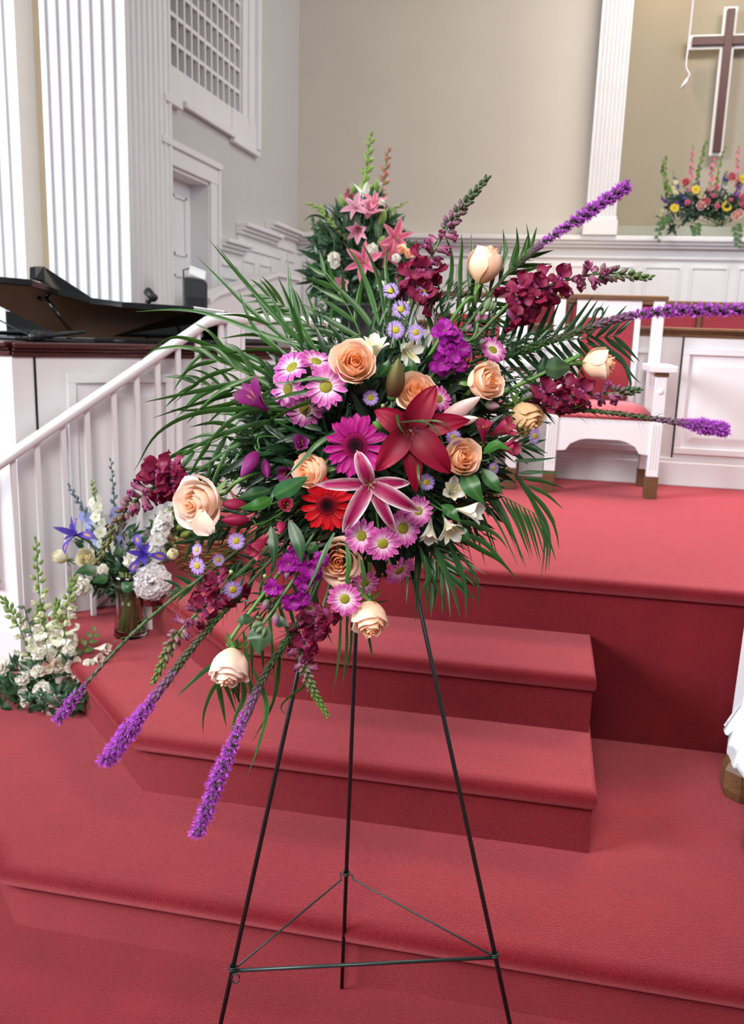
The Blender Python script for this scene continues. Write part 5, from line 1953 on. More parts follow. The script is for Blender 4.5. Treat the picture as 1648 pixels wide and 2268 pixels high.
frond('palm frond in deep shade above the magenta gerbera', [(830, 960, 1.56), (740, 920, 1.55), (640, 960, 1.54), (560, 1000, 1.53)], 10, 90, 52, .2, 24, w=11, col=FROND2)
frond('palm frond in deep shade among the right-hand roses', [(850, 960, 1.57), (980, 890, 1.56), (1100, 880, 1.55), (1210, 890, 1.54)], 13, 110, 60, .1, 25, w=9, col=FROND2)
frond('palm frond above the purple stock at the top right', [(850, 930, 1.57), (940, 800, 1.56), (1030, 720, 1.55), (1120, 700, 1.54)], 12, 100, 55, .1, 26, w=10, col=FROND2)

frond('palm frond fanned across the left of the spray in front of the railing', [(760, 960, 1.56), (640, 900, 1.54), (520, 860, 1.53), (440, 850, 1.53)], 9, 150, 50, .7, 27, w=10)
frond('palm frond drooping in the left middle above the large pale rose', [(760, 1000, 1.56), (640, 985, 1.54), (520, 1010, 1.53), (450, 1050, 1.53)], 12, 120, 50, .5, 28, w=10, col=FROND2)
frond('palm frond filling the gap left of the pink lily arrangement', [(800, 880, 1.56), (740, 780, 1.55), (660, 700, 1.54), (600, 660, 1.54)], 11, 130, 44, .35, 29, w=10, blades=[(4, (885, 935, 1.36), (940, 935, 1.345), (975, 965, 1.345), (985, 1010, 1.36)), (4, (930, 930, 1.36), (980, 935, 1.35), (1003, 962, 1.36)), (7, (880, 905, 1.37), (884, 940, 1.345), (900, 966, 1.35)), (6, (925, 1020, 1.37), (928, 1060, 1.35), (938, 1100, 1.36))])

# ------------------------------------------------------------------ broad leaves
GLV = 'broad green leaves in the spray'
leaf_thing('broad_leaf', 'broad green leaf lying across the peach rose above the red gerbera', [(607, 1098, 1.42), (640, 1080, 1.405), (682, 1056, 1.40)], 40, (0.021, 0.096, 0.030), group=GLV, prof=P_lance)
leaf_thing('broad_leaf', 'bright green leaf above the red alstroemeria buds', [(604, 1103, 1.43), (570, 1118, 1.415), (527, 1126, 1.42)], 28, (0.030, 0.132, 0.018), group=GLV)
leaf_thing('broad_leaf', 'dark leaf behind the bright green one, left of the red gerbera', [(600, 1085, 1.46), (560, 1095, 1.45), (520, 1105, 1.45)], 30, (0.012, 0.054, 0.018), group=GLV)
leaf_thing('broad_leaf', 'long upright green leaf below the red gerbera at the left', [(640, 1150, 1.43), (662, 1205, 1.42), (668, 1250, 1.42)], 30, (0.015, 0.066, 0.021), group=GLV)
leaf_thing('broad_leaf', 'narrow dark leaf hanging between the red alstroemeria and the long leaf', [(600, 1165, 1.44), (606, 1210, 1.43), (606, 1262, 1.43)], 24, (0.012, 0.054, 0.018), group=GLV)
leaf_thing('broad_leaf', 'large pointed green leaf below the rose right of the red lily', [(1028, 1040, 1.415), (1046, 1080, 1.40), (1074, 1118, 1.405)], 44, (0.021, 0.096, 0.021), group=GLV)
leaf_thing('broad_leaf', 'second pointed green leaf right of the large one', [(1066, 1040, 1.44), (1092, 1068, 1.43), (1115, 1096, 1.43)], 32, (0.018, 0.090, 0.018), group=GLV)
leaf_thing('broad_leaf', 'small bright leaf lying over the crimson alstroemeria', [(1070, 1005, 1.41), (1100, 985, 1.40), (1133, 998, 1.40)], 22, (0.036, 0.156, 0.024), group=GLV)
leaf_thing('broad_leaf', 'pointed leaf between the white alstroemeria blossoms', [(978, 1118, 1.44), (1000, 1135, 1.42), (1022, 1160, 1.42)], 26, (0.021, 0.096, 0.018), group=GLV)
leaf_thing('broad_leaf', 'green leaf under the lowest white alstroemeria', [(1005, 1178, 1.45), (1025, 1185, 1.44), (1044, 1198, 1.44)], 34, (0.018, 0.078, 0.018), group=GLV)
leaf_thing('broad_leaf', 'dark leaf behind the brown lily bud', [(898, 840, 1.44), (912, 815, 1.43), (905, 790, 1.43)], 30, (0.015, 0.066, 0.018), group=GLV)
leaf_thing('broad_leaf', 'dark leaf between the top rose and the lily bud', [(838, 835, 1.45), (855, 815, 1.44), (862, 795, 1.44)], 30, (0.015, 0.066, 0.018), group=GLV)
leaf_thing('round_leaf', 'round grey-green leaf left of the sideways peach rose', [(1262, 812, 1.5), (1235, 815, 1.49), (1208, 812, 1.49)], 50, (0.042, 0.084, 0.042), group=GLV, prof=P_round)
leaf_thing('round_leaf', 'darker round leaf tucked under the grey-green one', [(1222, 815, 1.51), (1205, 815, 1.505), (1190, 812, 1.505)], 46, (0.018, 0.048, 0.027), group=GLV, prof=P_round)
leaf_thing('round_leaf', 'broad grey-green leaf beneath the pale stock buds', [(568, 1382, 1.44), (575, 1415, 1.43), (570, 1452, 1.43)], 54, (0.039, 0.084, 0.036), group=GLV, prof=P_leaf)
leaf_thing('round_leaf', 'pale leaf above the bell-shaped rose at the left', [(560, 1372, 1.46), (540, 1372, 1.45), (522, 1378, 1.45)], 24, (0.048, 0.102, 0.048), group=GLV, prof=P_leaf)
leaf_thing('round_leaf', 'small grey leaf right of the hanging stock', [(605, 1378, 1.45), (622, 1378, 1.45), (642, 1388, 1.45)], 26, (0.036, 0.078, 0.042), group=GLV, prof=P_leaf)
leaf_thing('round_leaf', 'dark leaf beside the purple stock and lower rose', [(700, 1200, 1.46), (690, 1215, 1.455), (672, 1218, 1.455)], 26, (0.018, 0.060, 0.018), group=GLV, prof=P_leaf)

# ------------------------------------------------------------------ dark filler greens packed around the foam
rnd = random.Random(99)
mb = MB()
kinds = [petal(1, .17, 10, -20, .2, 4, 2, P_lance, 0, k, lambda u, t: (1, 1, 1)) for k in range(3)]
cnt = 0
while cnt < 3000:
    a, r = rnd.random() * 2 * math.pi, math.sqrt(rnd.random())
    x, y = 815 + 265 * r * math.cos(a), 1005 + 225 * r * math.sin(a)
    if r > .72 and rnd.random() < .5:
        continue
    d = rnd.uniform(1.47, 1.60)
    p = dep(x, y, d)
    out = (p - HUB).normalized()
    dirv = (out * .8 + Vector((rnd.uniform(-1, 1), rnd.uniform(-1, 1), rnd.uniform(-1, 1))) * .8).normalized()
    L = rnd.uniform(.03, .075)
    v, f, c = kinds[cnt % 3]
    k = rnd.uniform(.5, 1.5)
    mb.add(v, f, (.007 * k, .028 * k, .009 * k), face_m(p, (EYEP - p).normalized() * .8 + dirv.orthogonal() * rnd.uniform(-1, 1), dirv, L, 0))
    cnt += 1
# feathery filler sprays reaching out in a few directions
for (x0, y0, x1, y1, n) in ((700, 1100, 470, 1170, 90), (700, 1180, 520, 1260, 90), (760, 780, 700, 700, 60), (1000, 760, 1160, 770, 110), (960, 800, 1180, 860, 90), (960, 700, 1010, 640, 60), (900, 720, 870, 650, 50), (1020, 900, 1190, 930, 80), (640, 1300, 560, 1350, 60), (980, 1100, 1050, 1160, 60), (600, 1060, 480, 1060, 60), (1050, 790, 1230, 740, 90)):
    for k in range(n):
        t = rnd.random()
        p = dep(x0 + (x1 - x0) * t + rnd.uniform(-22, 22), y0 + (y1 - y0) * t + rnd.uniform(-22, 22), rnd.uniform(1.48, 1.56))
        q = dep(x1, y1, 1.52) - dep(x0, y0, 1.52)
        dirv = (q.normalized() + Vector((rnd.uniform(-1, 1), rnd.uniform(-1, 1), rnd.uniform(-1, 1))) * .7).normalized()
        L = rnd.uniform(.015, .032)
        v, f, c = petal(1, .13, 0, -15, .1, 3, 1, P_lance)
        g = rnd.uniform(.6, 1.6)
        mb.add(v, f, (.014 * g, .045 * g, .014 * g), face_m(p, (EYEP - p).normalized() + dirv.orthogonal() * rnd.uniform(-.8, .8), dirv, L))
fil = tag(mb.obj('filler_foliage', M_LEAF, None, True), 'dark filler greenery packed between and behind the flowers of the spray', 'foliage')
fil['kind'] = 'stuff'

# ================================================================== background flower arrangements
def axial(p):
    return (Vector(p) - EYEP).dot(CF)


def bloom(name, mesh_parts, x, y, d, size, n, label, cat, group, hubp, unit=1., base_off=0., roll=0, sr=.0018):
    return flower(name, mesh_parts, x, y, d, size, n, label, cat, group, unit, None, roll, True, sr, GREEN, base_off, None, hubp)


def wicker(name, label, base, r0, r1, h, col, n=20, rings=9, handle=None):
    """woven basket: every stake and every woven ring is real, joined as two parts"""
    root = thing(name, label, 'basket', tr(base))
    mb = MB()
    for k in range(rings):
        t = k / (rings - 1)
        r = r0 + (r1 - r0) * t ** .8
        pts = []
        for j in range(n * 3 + 1):
            a = 2 * math.pi * j / (n * 3)
            w = .004 * math.cos(a * n / 2 + math.pi * k)
            pts.append(((r + w) * math.cos(a), (r + w) * math.sin(a), .006 + (h - .012) * t))
        tube(mb, pts, h / rings * .56, 5, shade(col, random.Random(k), .2), False)
    link('weave', mb.mesh('weave', M_WICK), root)
    mb = MB()
    for j in range(n):
        a = 2 * math.pi * (j + .25) / n
        tube(mb, [((r0 + (r1 - r0) * t ** .8) * math.cos(a), (r0 + (r1 - r0) * t ** .8) * math.sin(a), h * t) for t in (0, .3, .6, 1)], .003, 4, col)
    link('stakes', mb.mesh('stakes', M_WICK), root)
    mb = MB()
    lathe(mb, [(0, .004), (r0, .004), (r0 * .99, .012), (r1 * .9, h * .8), (0, h * .8)], n, (col[0] * .5, col[1] * .5, col[2] * .5))
    link('lining', mb.mesh('lining', M_WICK), root)
    mb = MB()
    tube(mb, [((r1 + .003) * math.cos(a), (r1 + .003) * math.sin(a), h + .003 * math.sin(a * 9)) for a in [2 * math.pi * j / 36 for j in range(37)]], .007, 6, col, False)
    link('rim', mb.mesh('rim', M_WICK), root)
    if handle:
        mb = MB()
        pts = [Vector((r1 * math.cos(handle[1]) * c, r1 * math.sin(handle[1]) * c, h + handle[0] * s)) for c, s in [(math.cos(math.pi * j / 16), math.sin(math.pi * j / 16)) for j in range(17)]]
        tube(mb, pts, .006, 6, col)
        link('handle', mb.mesh('handle', M_WICK), root)
    return root


def greens(name, label, regions, col, seed, Lr=(.02, .05), wr=.32):
    """loose leafy filler: regions = (x, y, rx, ry, depth, spread, count)"""
    rnd = random.Random(seed)
    ks = [petal(1, wr * q, 12, -25, .2, 4, 2, P_leaf) for q in (.7, 1, 1.3)]
    mb = MB()
    for (x, y, rx, ry, d, sp, cnt) in regions:
        for k in range(cnt):
            a, r = rnd.random() * 6.283, math.sqrt(rnd.random())
            p = dep(x + rx * r * math.cos(a), y + ry * r * math.sin(a), d + rnd.uniform(-sp, sp))
            dirv = (CR * math.cos(a) * r - CU * math.sin(a) * r * (ry / max(rx, ry)) + CU * .35 + Vector((rnd.uniform(-1, 1), rnd.uniform(-1, 1), rnd.uniform(-1, 1))) * .8).normalized()
            v, f, c = ks[k % 3]
            g = rnd.uniform(.45, 1.5)
            mb.add(v, f, (col[0] * g, col[1] * g, col[2] * g), face_m(p, (EYEP - p).normalized() + dirv.orthogonal() * rnd.uniform(-.9, .9), dirv, rnd.uniform(*Lr)))
    o = tag(mb.obj(name, M_LEAF, None, True), label, 'foliage')
    o['kind'] = 'stuff'
    return o


def sprig(name, label, pts, leafpx, n, col, group=None, pair=True, seed=0, wr=.5):
    """a leafy stalk: stem plus single leaves as parts"""
    rnd = random.Random(seed)
    P = [dep(*p) for p in pts]
    root = thing(name, label, 'foliage stem', tr(P[0]), group)
    S = spline(P, 8)
    mb = MB()
    tube(mb, [p - P[0] for p in S], .0018, 5, col)
    link('stem', mb.mesh('stem', M_STEM), root)
    me = one('leaf', *petal(1, wr, 10, -20, .2, 5, 2, P_leaf, 0, 0, lambda u, t: lerp3(col, lerp3(col, LGREEN, .3), 1 - abs(t))), M_LEAF)
    m = len(S) - 1
    for k in range(n):
        x = (k + .5) / n * m
        i = int(x)
        p = S[i].lerp(S[min(i + 1, m)], x - i)
        t = (S[min(i + 1, m)] - S[max(i - 1, 0)]).normalized()
        b = t.cross((EYEP - p).normalized()).normalized() * (1 if k % 2 else -1)
        dirv = (b * .9 + t * .6 + (EYEP - p).normalized() * rnd.uniform(-.3, .5)).normalized()
        link('leaf', me, root, False, tr(-P[0]) @ face_m(p, (EYEP - p).normalized() + CU * .3, dirv, px2m(leafpx, pts[0][2]) * (1.1 - .5 * k / n)))
    return root


def floret5(seed, c, cc, nm='floret'):
    mb = MB()
    for k in range(5):
        v, f, q = petal(.5, .46, 18, -5, .2, 3, 2, P_round, .06, seed + k, lambda u, t: lerp3(cc, c, min(1, u * 2)))
        mb.add(v, f, q, rotz(k * 1.2566))
    lathe(mb, [(.0, .1, cc), (.08, .06, cc), (.06, 0, c), (.03, -.25, c)], 6)
    return mb.mesh(nm, M_PET)


def spike(name, label, cat, pts, fpx, n, fm, bm, group, open_to=.75, nb=10, stemc=GREEN, spread=.5, bpx=None, seed=0):
    """upright spike of small florets with buds above"""
    rnd = random.Random(seed)
    P = [dep(*p) for p in pts]
    root = thing(name, label, cat, tr(P[0]), group)
    S = spline(P, 10)
    m = len(S) - 1
    mb = MB()
    tube(mb, [p - P[0] for p in S], [.003 * (1 - .6 * i / m) for i in range(m + 1)], 5, stemc)
    link('stem', mb.mesh('stem', M_STEM), root)
    d = pts[0][2]
    for k in range(n + nb):
        op = k < n
        u = (k + .5) / n * open_to if op else open_to + (k - n + .5) / nb * (1 - open_to)
        x = min(.999, u) * m
        i = int(x)
        p = S[i].lerp(S[i + 1], x - i)
        t = (S[min(i + 1, m)] - S[max(i - 1, 0)]).normalized()
        a = k * 2.4 + rnd.uniform(-.3, .3)
        e1 = t.orthogonal().normalized()
        out = e1 * math.cos(a) + t.cross(e1) * math.sin(a)
        if op:
            s = px2m(fpx, d) * rnd.uniform(.85, 1.15) * (1.1 - .4 * u)
            n_ = (out + t * .25 + (EYEP - p).normalized() * .4).normalized()
            link('floret', fm[k % len(fm)], root, False, tr(-P[0]) @ face_m(p + out * s * spread, n_, t, s, rnd.random() * 6))
        else:
            s = px2m(bpx or fpx * .5, d) * (1.1 - .5 * (k - n) / nb)
            dirv = (out * .7 + t * .7).normalized()
            link('bud', bm, root, False, tr(-P[0]) @ face_m(p, dirv.orthogonal(), dirv, s))
    return root


WH, WHL = (.86, .83, .74), (.76, .76, .50)
# ------------------------------------------------------------------ A: white wicker basket, lower left
bA = onz(112, 1592, Z1) + Vector((-.01, .09, .001))
dA = axial(bA)
wicker('flower_basket', 'whitewashed wicker basket of white flowers on the carpet at the left', bA, .062, .088, .075, (.50, .44, .41), 22, 7)
hA = bA + Vector((0, 0, .08))
GA_ = 'white flowers in the whitewashed basket'
snapW = ((.84, .82, .72), (.70, .74, .42))
WG = (.22, .36, .07)
for i, (pts, fw, nf, lab) in enumerate((
    ([(112, 1500, dA), (100, 1400, dA), (86, 1300, dA), (80, 1195, dA)], 42, 15, 'tallest white snapdragon, at the middle of the white basket'),
    ([(130, 1500, dA - .03), (140, 1420, dA - .03), (150, 1340, dA - .03), (166, 1275, dA - .03)], 44, 14, 'white snapdragon at the right of the white basket, in front of the stair skirt'),
    ([(80, 1500, dA), (62, 1440, dA), (36, 1375, dA), (6, 1325, dA)], 38, 10, 'white snapdragon leaning left to the photo edge'),
    ([(118, 1500, dA - .02), (122, 1440, dA - .02), (128, 1380, dA - .02), (126, 1330, dA - .02)], 40, 11, 'short white snapdragon with a green tip between two taller ones'),
    ([(96, 1500, dA + .02), (92, 1430, dA + .02), (88, 1380, dA + .02), (90, 1336, dA + .02)], 38, 10, 'white snapdragon low behind the tallest one'))):
    snapdragon('white_snapdragon', pts, lab, 'snapdragon', snapW, fw, nf, 16, GA_, .66, seed=30 + i, bud_frac=(.62, 1), hub=hA, tipgreen=WG, bud_px=18)
cm = [carnation_mesh(5 + k, WH, WHL) for k in range(3)]
for i, (x, y, s, fx, fy, lab) in enumerate((
    (95, 1531, 52, .05, .1, 'largest cream carnation at the front of the white basket'), (51, 1503, 42, -.3, .2, 'cream carnation at the left front of the white basket'), (57, 1532, 40, -.3, -.1, 'cream carnation below the left one in the white basket'),
    (82, 1487, 34, -.1, .5, 'cream carnation above the largest one in the white basket'), (86, 1449, 36, -.1, .75, 'cream carnation under the tall snapdragon in the white basket'), (10, 1477, 44, -.5, .3, 'cream carnation at the left photo edge'), (56, 1556, 26, -.2, -.5, 'small cream carnation lowest in the white basket'), (198, 1474, 36, .5, .3, 'cream carnation at the right side of the white basket'), (152, 1440, 34, .2, .4, 'beige-centred white carnation beneath the right snapdragon'))):
    bloom('carnation', [('blossom', cm[i % 3], Matrix.Identity(4))], x, y, dA - .08 + .01 * (i % 3), s, facing(fx, fy), lab, 'carnation', GA_, hA, .95, roll=i)
CA, CB, CI = (.72, .50, .42), (.86, .80, .72), (.55, .20, .15)
for i, (x, y, s, fx, fy, op, lab) in enumerate((
    (110, 1478, 52, -.3, .5, .8, 'cream and pink alstroemeria above the largest carnation'), (150, 1510, 50, .3, -.3, .9, 'cream alstroemeria right of the largest carnation'), (132, 1535, 40, .2, -.6, .4, 'pinkish alstroemeria bud right of the largest carnation'), (112, 1560, 44, .2, -.5, .5, 'pale alstroemeria hanging over the white basket rim'),
    (168, 1480, 44, .2, .3, .9, 'cream alstroemeria near the right carnation'), (225, 1436, 42, .9, .1, .2, 'cream alstroemeria bud pointing to the glass vase'), (212, 1462, 40, .85, .2, .3, 'pinkish cream alstroemeria bud under the one pointing at the vase'), (135, 1472, 40, .1, .6, .9, 'white alstroemeria behind the basket greenery'), (206, 1527, 44, .3, -.2, .7, 'beige alstroemeria low at the right of the white basket'))):
    bloom('cream_alstroemeria', alstro_parts(200 + i, CA, CB, CI, op), x, y, dA - .06, s, facing(fx, fy), lab, 'alstroemeria', GA_, hA, .95, .5, i)
greens('basket_foliage', 'dark green leaves filling the whitewashed basket', [(105, 1510, 110, 56, dA, .09, 520), (40, 1555, 50, 30, dA, .05, 120), (130, 1552, 70, 20, dA - .1, .03, 130)], (.022, .075, .03), 5, (.02, .05))
sprig('ruscus_stem', 'dark ruscus stem between the white snapdragons', [(90, 1480, dA), (70, 1400, dA), (52, 1340, dA)], 26, 9, (.02, .06, .03), seed=2)
sprig('ruscus_stem', 'light green leaf stem at the right of the white basket', [(160, 1480, dA), (190, 1430, dA), (214, 1395, dA)], 26, 9, (.10, .17, .03), seed=3)

# ------------------------------------------------------------------ B: glass vase arrangement
bB = onz(276, 1416, Z2) + Vector((0, .045, .001))
dB = axial(bB)
vase = thing('glass_vase', 'flared clear glass vase of stems standing on the second step', 'vase', tr(bB))
glass = bpy.data.materials.new('clear_glass')
glass.use_nodes = True
gb_ = glass.node_tree.nodes['Principled BSDF']
gb_.inputs['Transmission Weight'].default_value = 1
gb_.inputs['Roughness'].default_value = .02
gb_.inputs['IOR'].default_value = 1.45
gb_.inputs['Base Color'].default_value = (.93, .96, .93, 1)
mb = MB()
lathe(mb, [(0, 0), (.056, 0), (.058, .004), (.054, .03), (.046, .09), (.046, .15), (.054, .20), (.060, .225), (.0575, .225), (.0515, .20), (.0435, .15), (.0435, .09), (.051, .03), (.052, .012), (0, .012)], 28)
link('glass_body', mb.mesh('glass_body', glass), vase)
mb = MB()
lathe(mb, [(0, .013), (.0465, .013), (.046, .03), (.0415, .09), (.0425, .145), (0, .145)], 24)
water = mat('vase_water', (.80, .84, .62), rough=.02)
water.node_tree.nodes['Principled BSDF'].inputs['Transmission Weight'].default_value = 1
water.node_tree.nodes['Principled BSDF'].inputs['IOR'].default_value = 1.33
link('water', mb.mesh('water', water), vase)
rnd = random.Random(8)
for k in range(22):
    a = k * 2.4
    mb = MB()
    tube(mb, [(.03 * math.cos(a), .03 * math.sin(a), .02), (.012 * math.cos(a + 1), .012 * math.sin(a + 1), .12), (.035 * math.cos(a + 2.2), .035 * math.sin(a + 2.2), .235)], rnd.uniform(.0025, .0045), 5, shade((.16, .20, .05), rnd, .5))
    link('cut_stem', mb.mesh('cut_stem', M_STEM), vase)
hB = bB + Vector((0, 0, .22))
GB_ = 'flowers in the glass vase'
DB1, DB2 = (.26, .31, .66), (.42, .46, .78)
dl = [floret5(k, DB1 if k else DB2, (.5, .52, .75)) for k in range(2)]
dlb = bud_mesh(1, .6, (.10, .18, .12), (.26, .30, .55), 4)
for i, (pts, n, lab) in enumerate((
    ([(258, 1250, dB), (215, 1190, dB), (185, 1130, dB), (150, 1072, dB)], 26, 'blue delphinium spike leaning left in the glass vase arrangement'),
    ([(262, 1250, dB + .02), (256, 1170, dB + .02), (252, 1090, dB + .02), (245, 1015, dB + .02)], 16, 'blue delphinium with a tall thin green tip in the vase arrangement'),
    ([(250, 1250, dB), (232, 1215, dB), (215, 1180, dB), (205, 1150, dB)], 26, 'dense pale blue delphinium at the middle of the vase arrangement'))):
    spike('delphinium', lab, 'delphinium', pts, 27, n, dl, dlb, GB_, .62 if i != 1 else .5, 12, GREEN, .35, 13, i)
wl_ = [floret5(20 + k, (.80, .82, .72), (.66, .72, .42)) for k in range(2)]
wlb = bud_mesh(1, .6, (.20, .30, .10), (.62, .66, .42), 4)
spike('white_larkspur', 'white larkspur spike between the blue delphiniums', 'larkspur', [(240, 1230, dB - .02), (222, 1170, dB - .02), (212, 1110, dB - .02), (204, 1065, dB - .02)], 30, 20, wl_, wlb, GB_, .75, 8, GREEN, .35, 13, 4)
wst = [stock_floret(90 + k, (.84, .82, .80), (.80, .80, .60)) for k in range(2)]
spike('white_stock', 'white stock at the right of the vase, behind palm blades', 'stock flower', [(330, 1250, dB), (345, 1205, dB), (362, 1160, dB), (378, 1128, dB)], 34, 16, wst, wlb, GB_, .85, 5, GREEN, .35, 13, 6)
IR, IRY = (.085, .045, .40), (.75, .42, .03)


def iris_parts(seed):
    p = []
    for k in range(3):
        c = lambda u, t: lerp3(lerp3(IR, (.13, .08, .50), u), IRY, .95 if (.50 < u < .78 and abs(t) < .38) else 0)
        p.append(('fall', one('fall', *petal(1.0, .34, 35, -50, .15, 8, 4, P_claw, .04, seed + k, c, 1.2), M_PET), rotz(k * 2.094)))
        c2 = lambda u, t: lerp3(IR, (.10, .06, .42), u)
        p.append(('standard', one('standard', *petal(.95, .26, 62, 48, .3, 7, 4, P_lance, .03, seed + 9 + k, c2), M_PET), rotz(k * 2.094 + 1.047)))
        p.append(('style', one('style', *petal(.5, .16, 45, 30, .5, 5, 2, P_ray, 0, seed, c2), M_PET), rotz(k * 2.094) @ tr(0, 0, .04)))
    mb = MB()
    lathe(mb, [(.03, -.55), (.055, -.4), (.05, -.1), (.03, .02)], 8, GREEN)
    p.append(('spathe', mb.mesh('spathe', M_LEAF), Matrix.Identity(4)))
    return p


bloom('iris', iris_parts(1), 170, 1185, dB - .10, 56, facing(-.45, .40), 'violet iris with orange marks at the left of the vase arrangement', 'iris', GB_, hB, 1.0, roll=.5, sr=.003)
bloom('iris', iris_parts(2), 318, 1228, dB - .10, 54, facing(.10, .12), 'violet iris with hanging petals above the big white carnation', 'iris', GB_, hB, 1.0, roll=2.5, sr=.003)
crm = dict(inner=(.90, .80, .42), outer=(.88, .84, .62), tipc=(.88, .86, .72), basec=(.60, .66, .25))
for i, (x, y, s, fx, fy, op, lab) in enumerate(((134, 1233, 40, -.75, .45, .2, 'cream rosebud at the far left of the vase arrangement'), (192, 1236, 46, -.1, .25, .7, 'open cream rose below the left iris'), (298, 1228, 30, .2, .3, .3, 'small cream rosebud behind the right iris'), (382, 1228, 30, .5, .4, .3, 'small white bud at the right near the brown basket'))):
    bloom('cream_rose', rose_parts(op, 300 + i, **crm), x, y, dB - .07, s, facing(fx, fy), lab, 'rose', GB_, hB, 1.12, .5, i)
bigc = carnation_mesh(41, (.88, .84, .84), (.78, .74, .70), 70)
for i, (x, y, s, fx, fy, k, lab) in enumerate(((338, 1290, 92, .25, -.05, 1, 'very large ruffled white carnation beside the glass vase'), (296, 1240, 52, .0, .3, 0, 'white carnation half behind the right iris'), (186, 1298, 54, -.45, -.15, 0, 'cream carnation at the left side of the vase'), (205, 1268, 40, -.3, .2, 0, 'cream carnation behind round leaves at the left of the vase'), (228, 1262, 30, -.1, .3, 0, 'small cream carnation among dark leaves above the vase'))):
    bloom('vase_carnation', [('blossom', bigc if k else cm[i % 3], Matrix.Identity(4))], x, y, dB - .09 + .02 * (i % 2), s, facing(fx, fy), lab, 'carnation', GB_, hB, .95, roll=i)
greens('vase_foliage', 'dark green leaves massed above the glass vase', [(262, 1272, 66, 42, dB - .02, .06, 480), (250, 1215, 70, 50, dB, .05, 160)], (.018, .060, .022), 6, (.02, .05))
for i, (a, b, c, lab) in enumerate((((212, 1268, dB - .1), (190, 1262, dB - .1), (165, 1270, dB - .1), 'round dark leaf at the left of the vase arrangement'), ((240, 1280, dB - .1), (222, 1282, dB - .1), (204, 1292, dB - .1), 'round dark leaf lower, beside the cream carnation'), ((270, 1290, dB - .1), (285, 1300, dB - .11), (300, 1285, dB - .1), 'dark leaf over the neck of the vase'))):
    leaf_thing('dark_leaf', lab, [a, b, c], 26, (.02, .08, .025), group=GB_)
sprig('solidago_stem', 'thin leafy green stem with buds at the right of the vase arrangement', [(310, 1260, dB), (380, 1220, dB), (395, 1190, dB)], 18, 7, (.16, .24, .06), seed=5)

# white card tucked beside the vase
p = MB()
cpos = onz(303, 1404, Z2)
box(p, (-.022, -.002, 0), (.022, .002, .085), mtx=tr(cpos + Vector((.012, .05, .001))) @ Matrix.Rotation(.3, 4, 'Z'))
tag(p.obj('florist_card', M_PAPER), 'small white card standing at the right foot of the vase', 'card')

# ------------------------------------------------------------------ C: brown basket on the third step
bC = onz(425, 1268, Z3) + Vector((.02, .10, .001))
dC = axial(bC)
wicker('brown_basket', 'brown wicker basket of greenery on the third step, behind the spray', bC, .105, .135, .125, (.24, .085, .035), 26, 10, (.22, .3))
greens('brown_basket_foliage', 'green leaves in the brown wicker basket', [(415, 1180, 70, 40, dC, .07, 330)], (.03, .10, .02), 9, (.025, .06))
for i, (x, y, lab) in enumerate(((392, 1172, 'yellow-green flower bud left above the brown basket'), (410, 1168, 'yellow-green flower bud at the middle of the brown basket'), (400, 1190, 'yellow-green flower bud low over the brown basket rim'))):
    r = thing('green_bud', lab, 'bud', face_m(dep(x, y, dC - .1), (EYEP - dep(x, y, dC)).normalized(), CR * .6 + CU * .4, px2m(24, dC)), 'buds in the brown basket')
    link('petals', bud_mesh(1, .55, (.28, .36, .08), (.50, .54, .18), 4, M_PET, 'petals'), r)
    stem_to(r, [dep(x, y, dC - .1), bC + Vector((0, 0, .10))], .0016)

# ------------------------------------------------------------------ D: pink lily arrangement on its stand
dD = 4.25
bD = dep(795, 720, dD)
stand = thing('flower_stand', 'slim white pedestal hidden behind the spray, carrying the pink lily arrangement', 'stand', Vector((bD.x, bD.y, Z4)))
mb = MB()
lathe(mb, [(0, 0), (.15, 0), (.15, .03), (.11, .05), (.08, .08), (.065, .35), (.075, .60), (.12, .63), (.12, .66), (0, .66)], 24)
link('column', mb.mesh('column', M_WHITE), stand)
pot = thing('flower_pot', 'dark pot holding the pink lily arrangement', 'pot', Vector((bD.x, bD.y, Z4 + .662)))
mb = MB()
lathe(mb, [(0, 0), (.07, 0), (.10, .10), (.11, .16), (.12, .165), (.12, .18), (.10, .18), (.09, .15), (0, .14)], 20)
link('pot_body', mb.mesh('pot_body', M_BPLAST), pot)
hD = Vector((bD.x, bD.y, Z4 + .80))
GD_ = 'flowers of the pink lily arrangement'


def pk(c0, c1, c2):
    def f(u, t):
        c = lerp3(c0, c1, min(1, abs(t) ** 1.5 + max(0, u - .55) * .9))
        return lerp3(c, c2, .5 * max(0, 1 - abs(t) * 6))
    return f


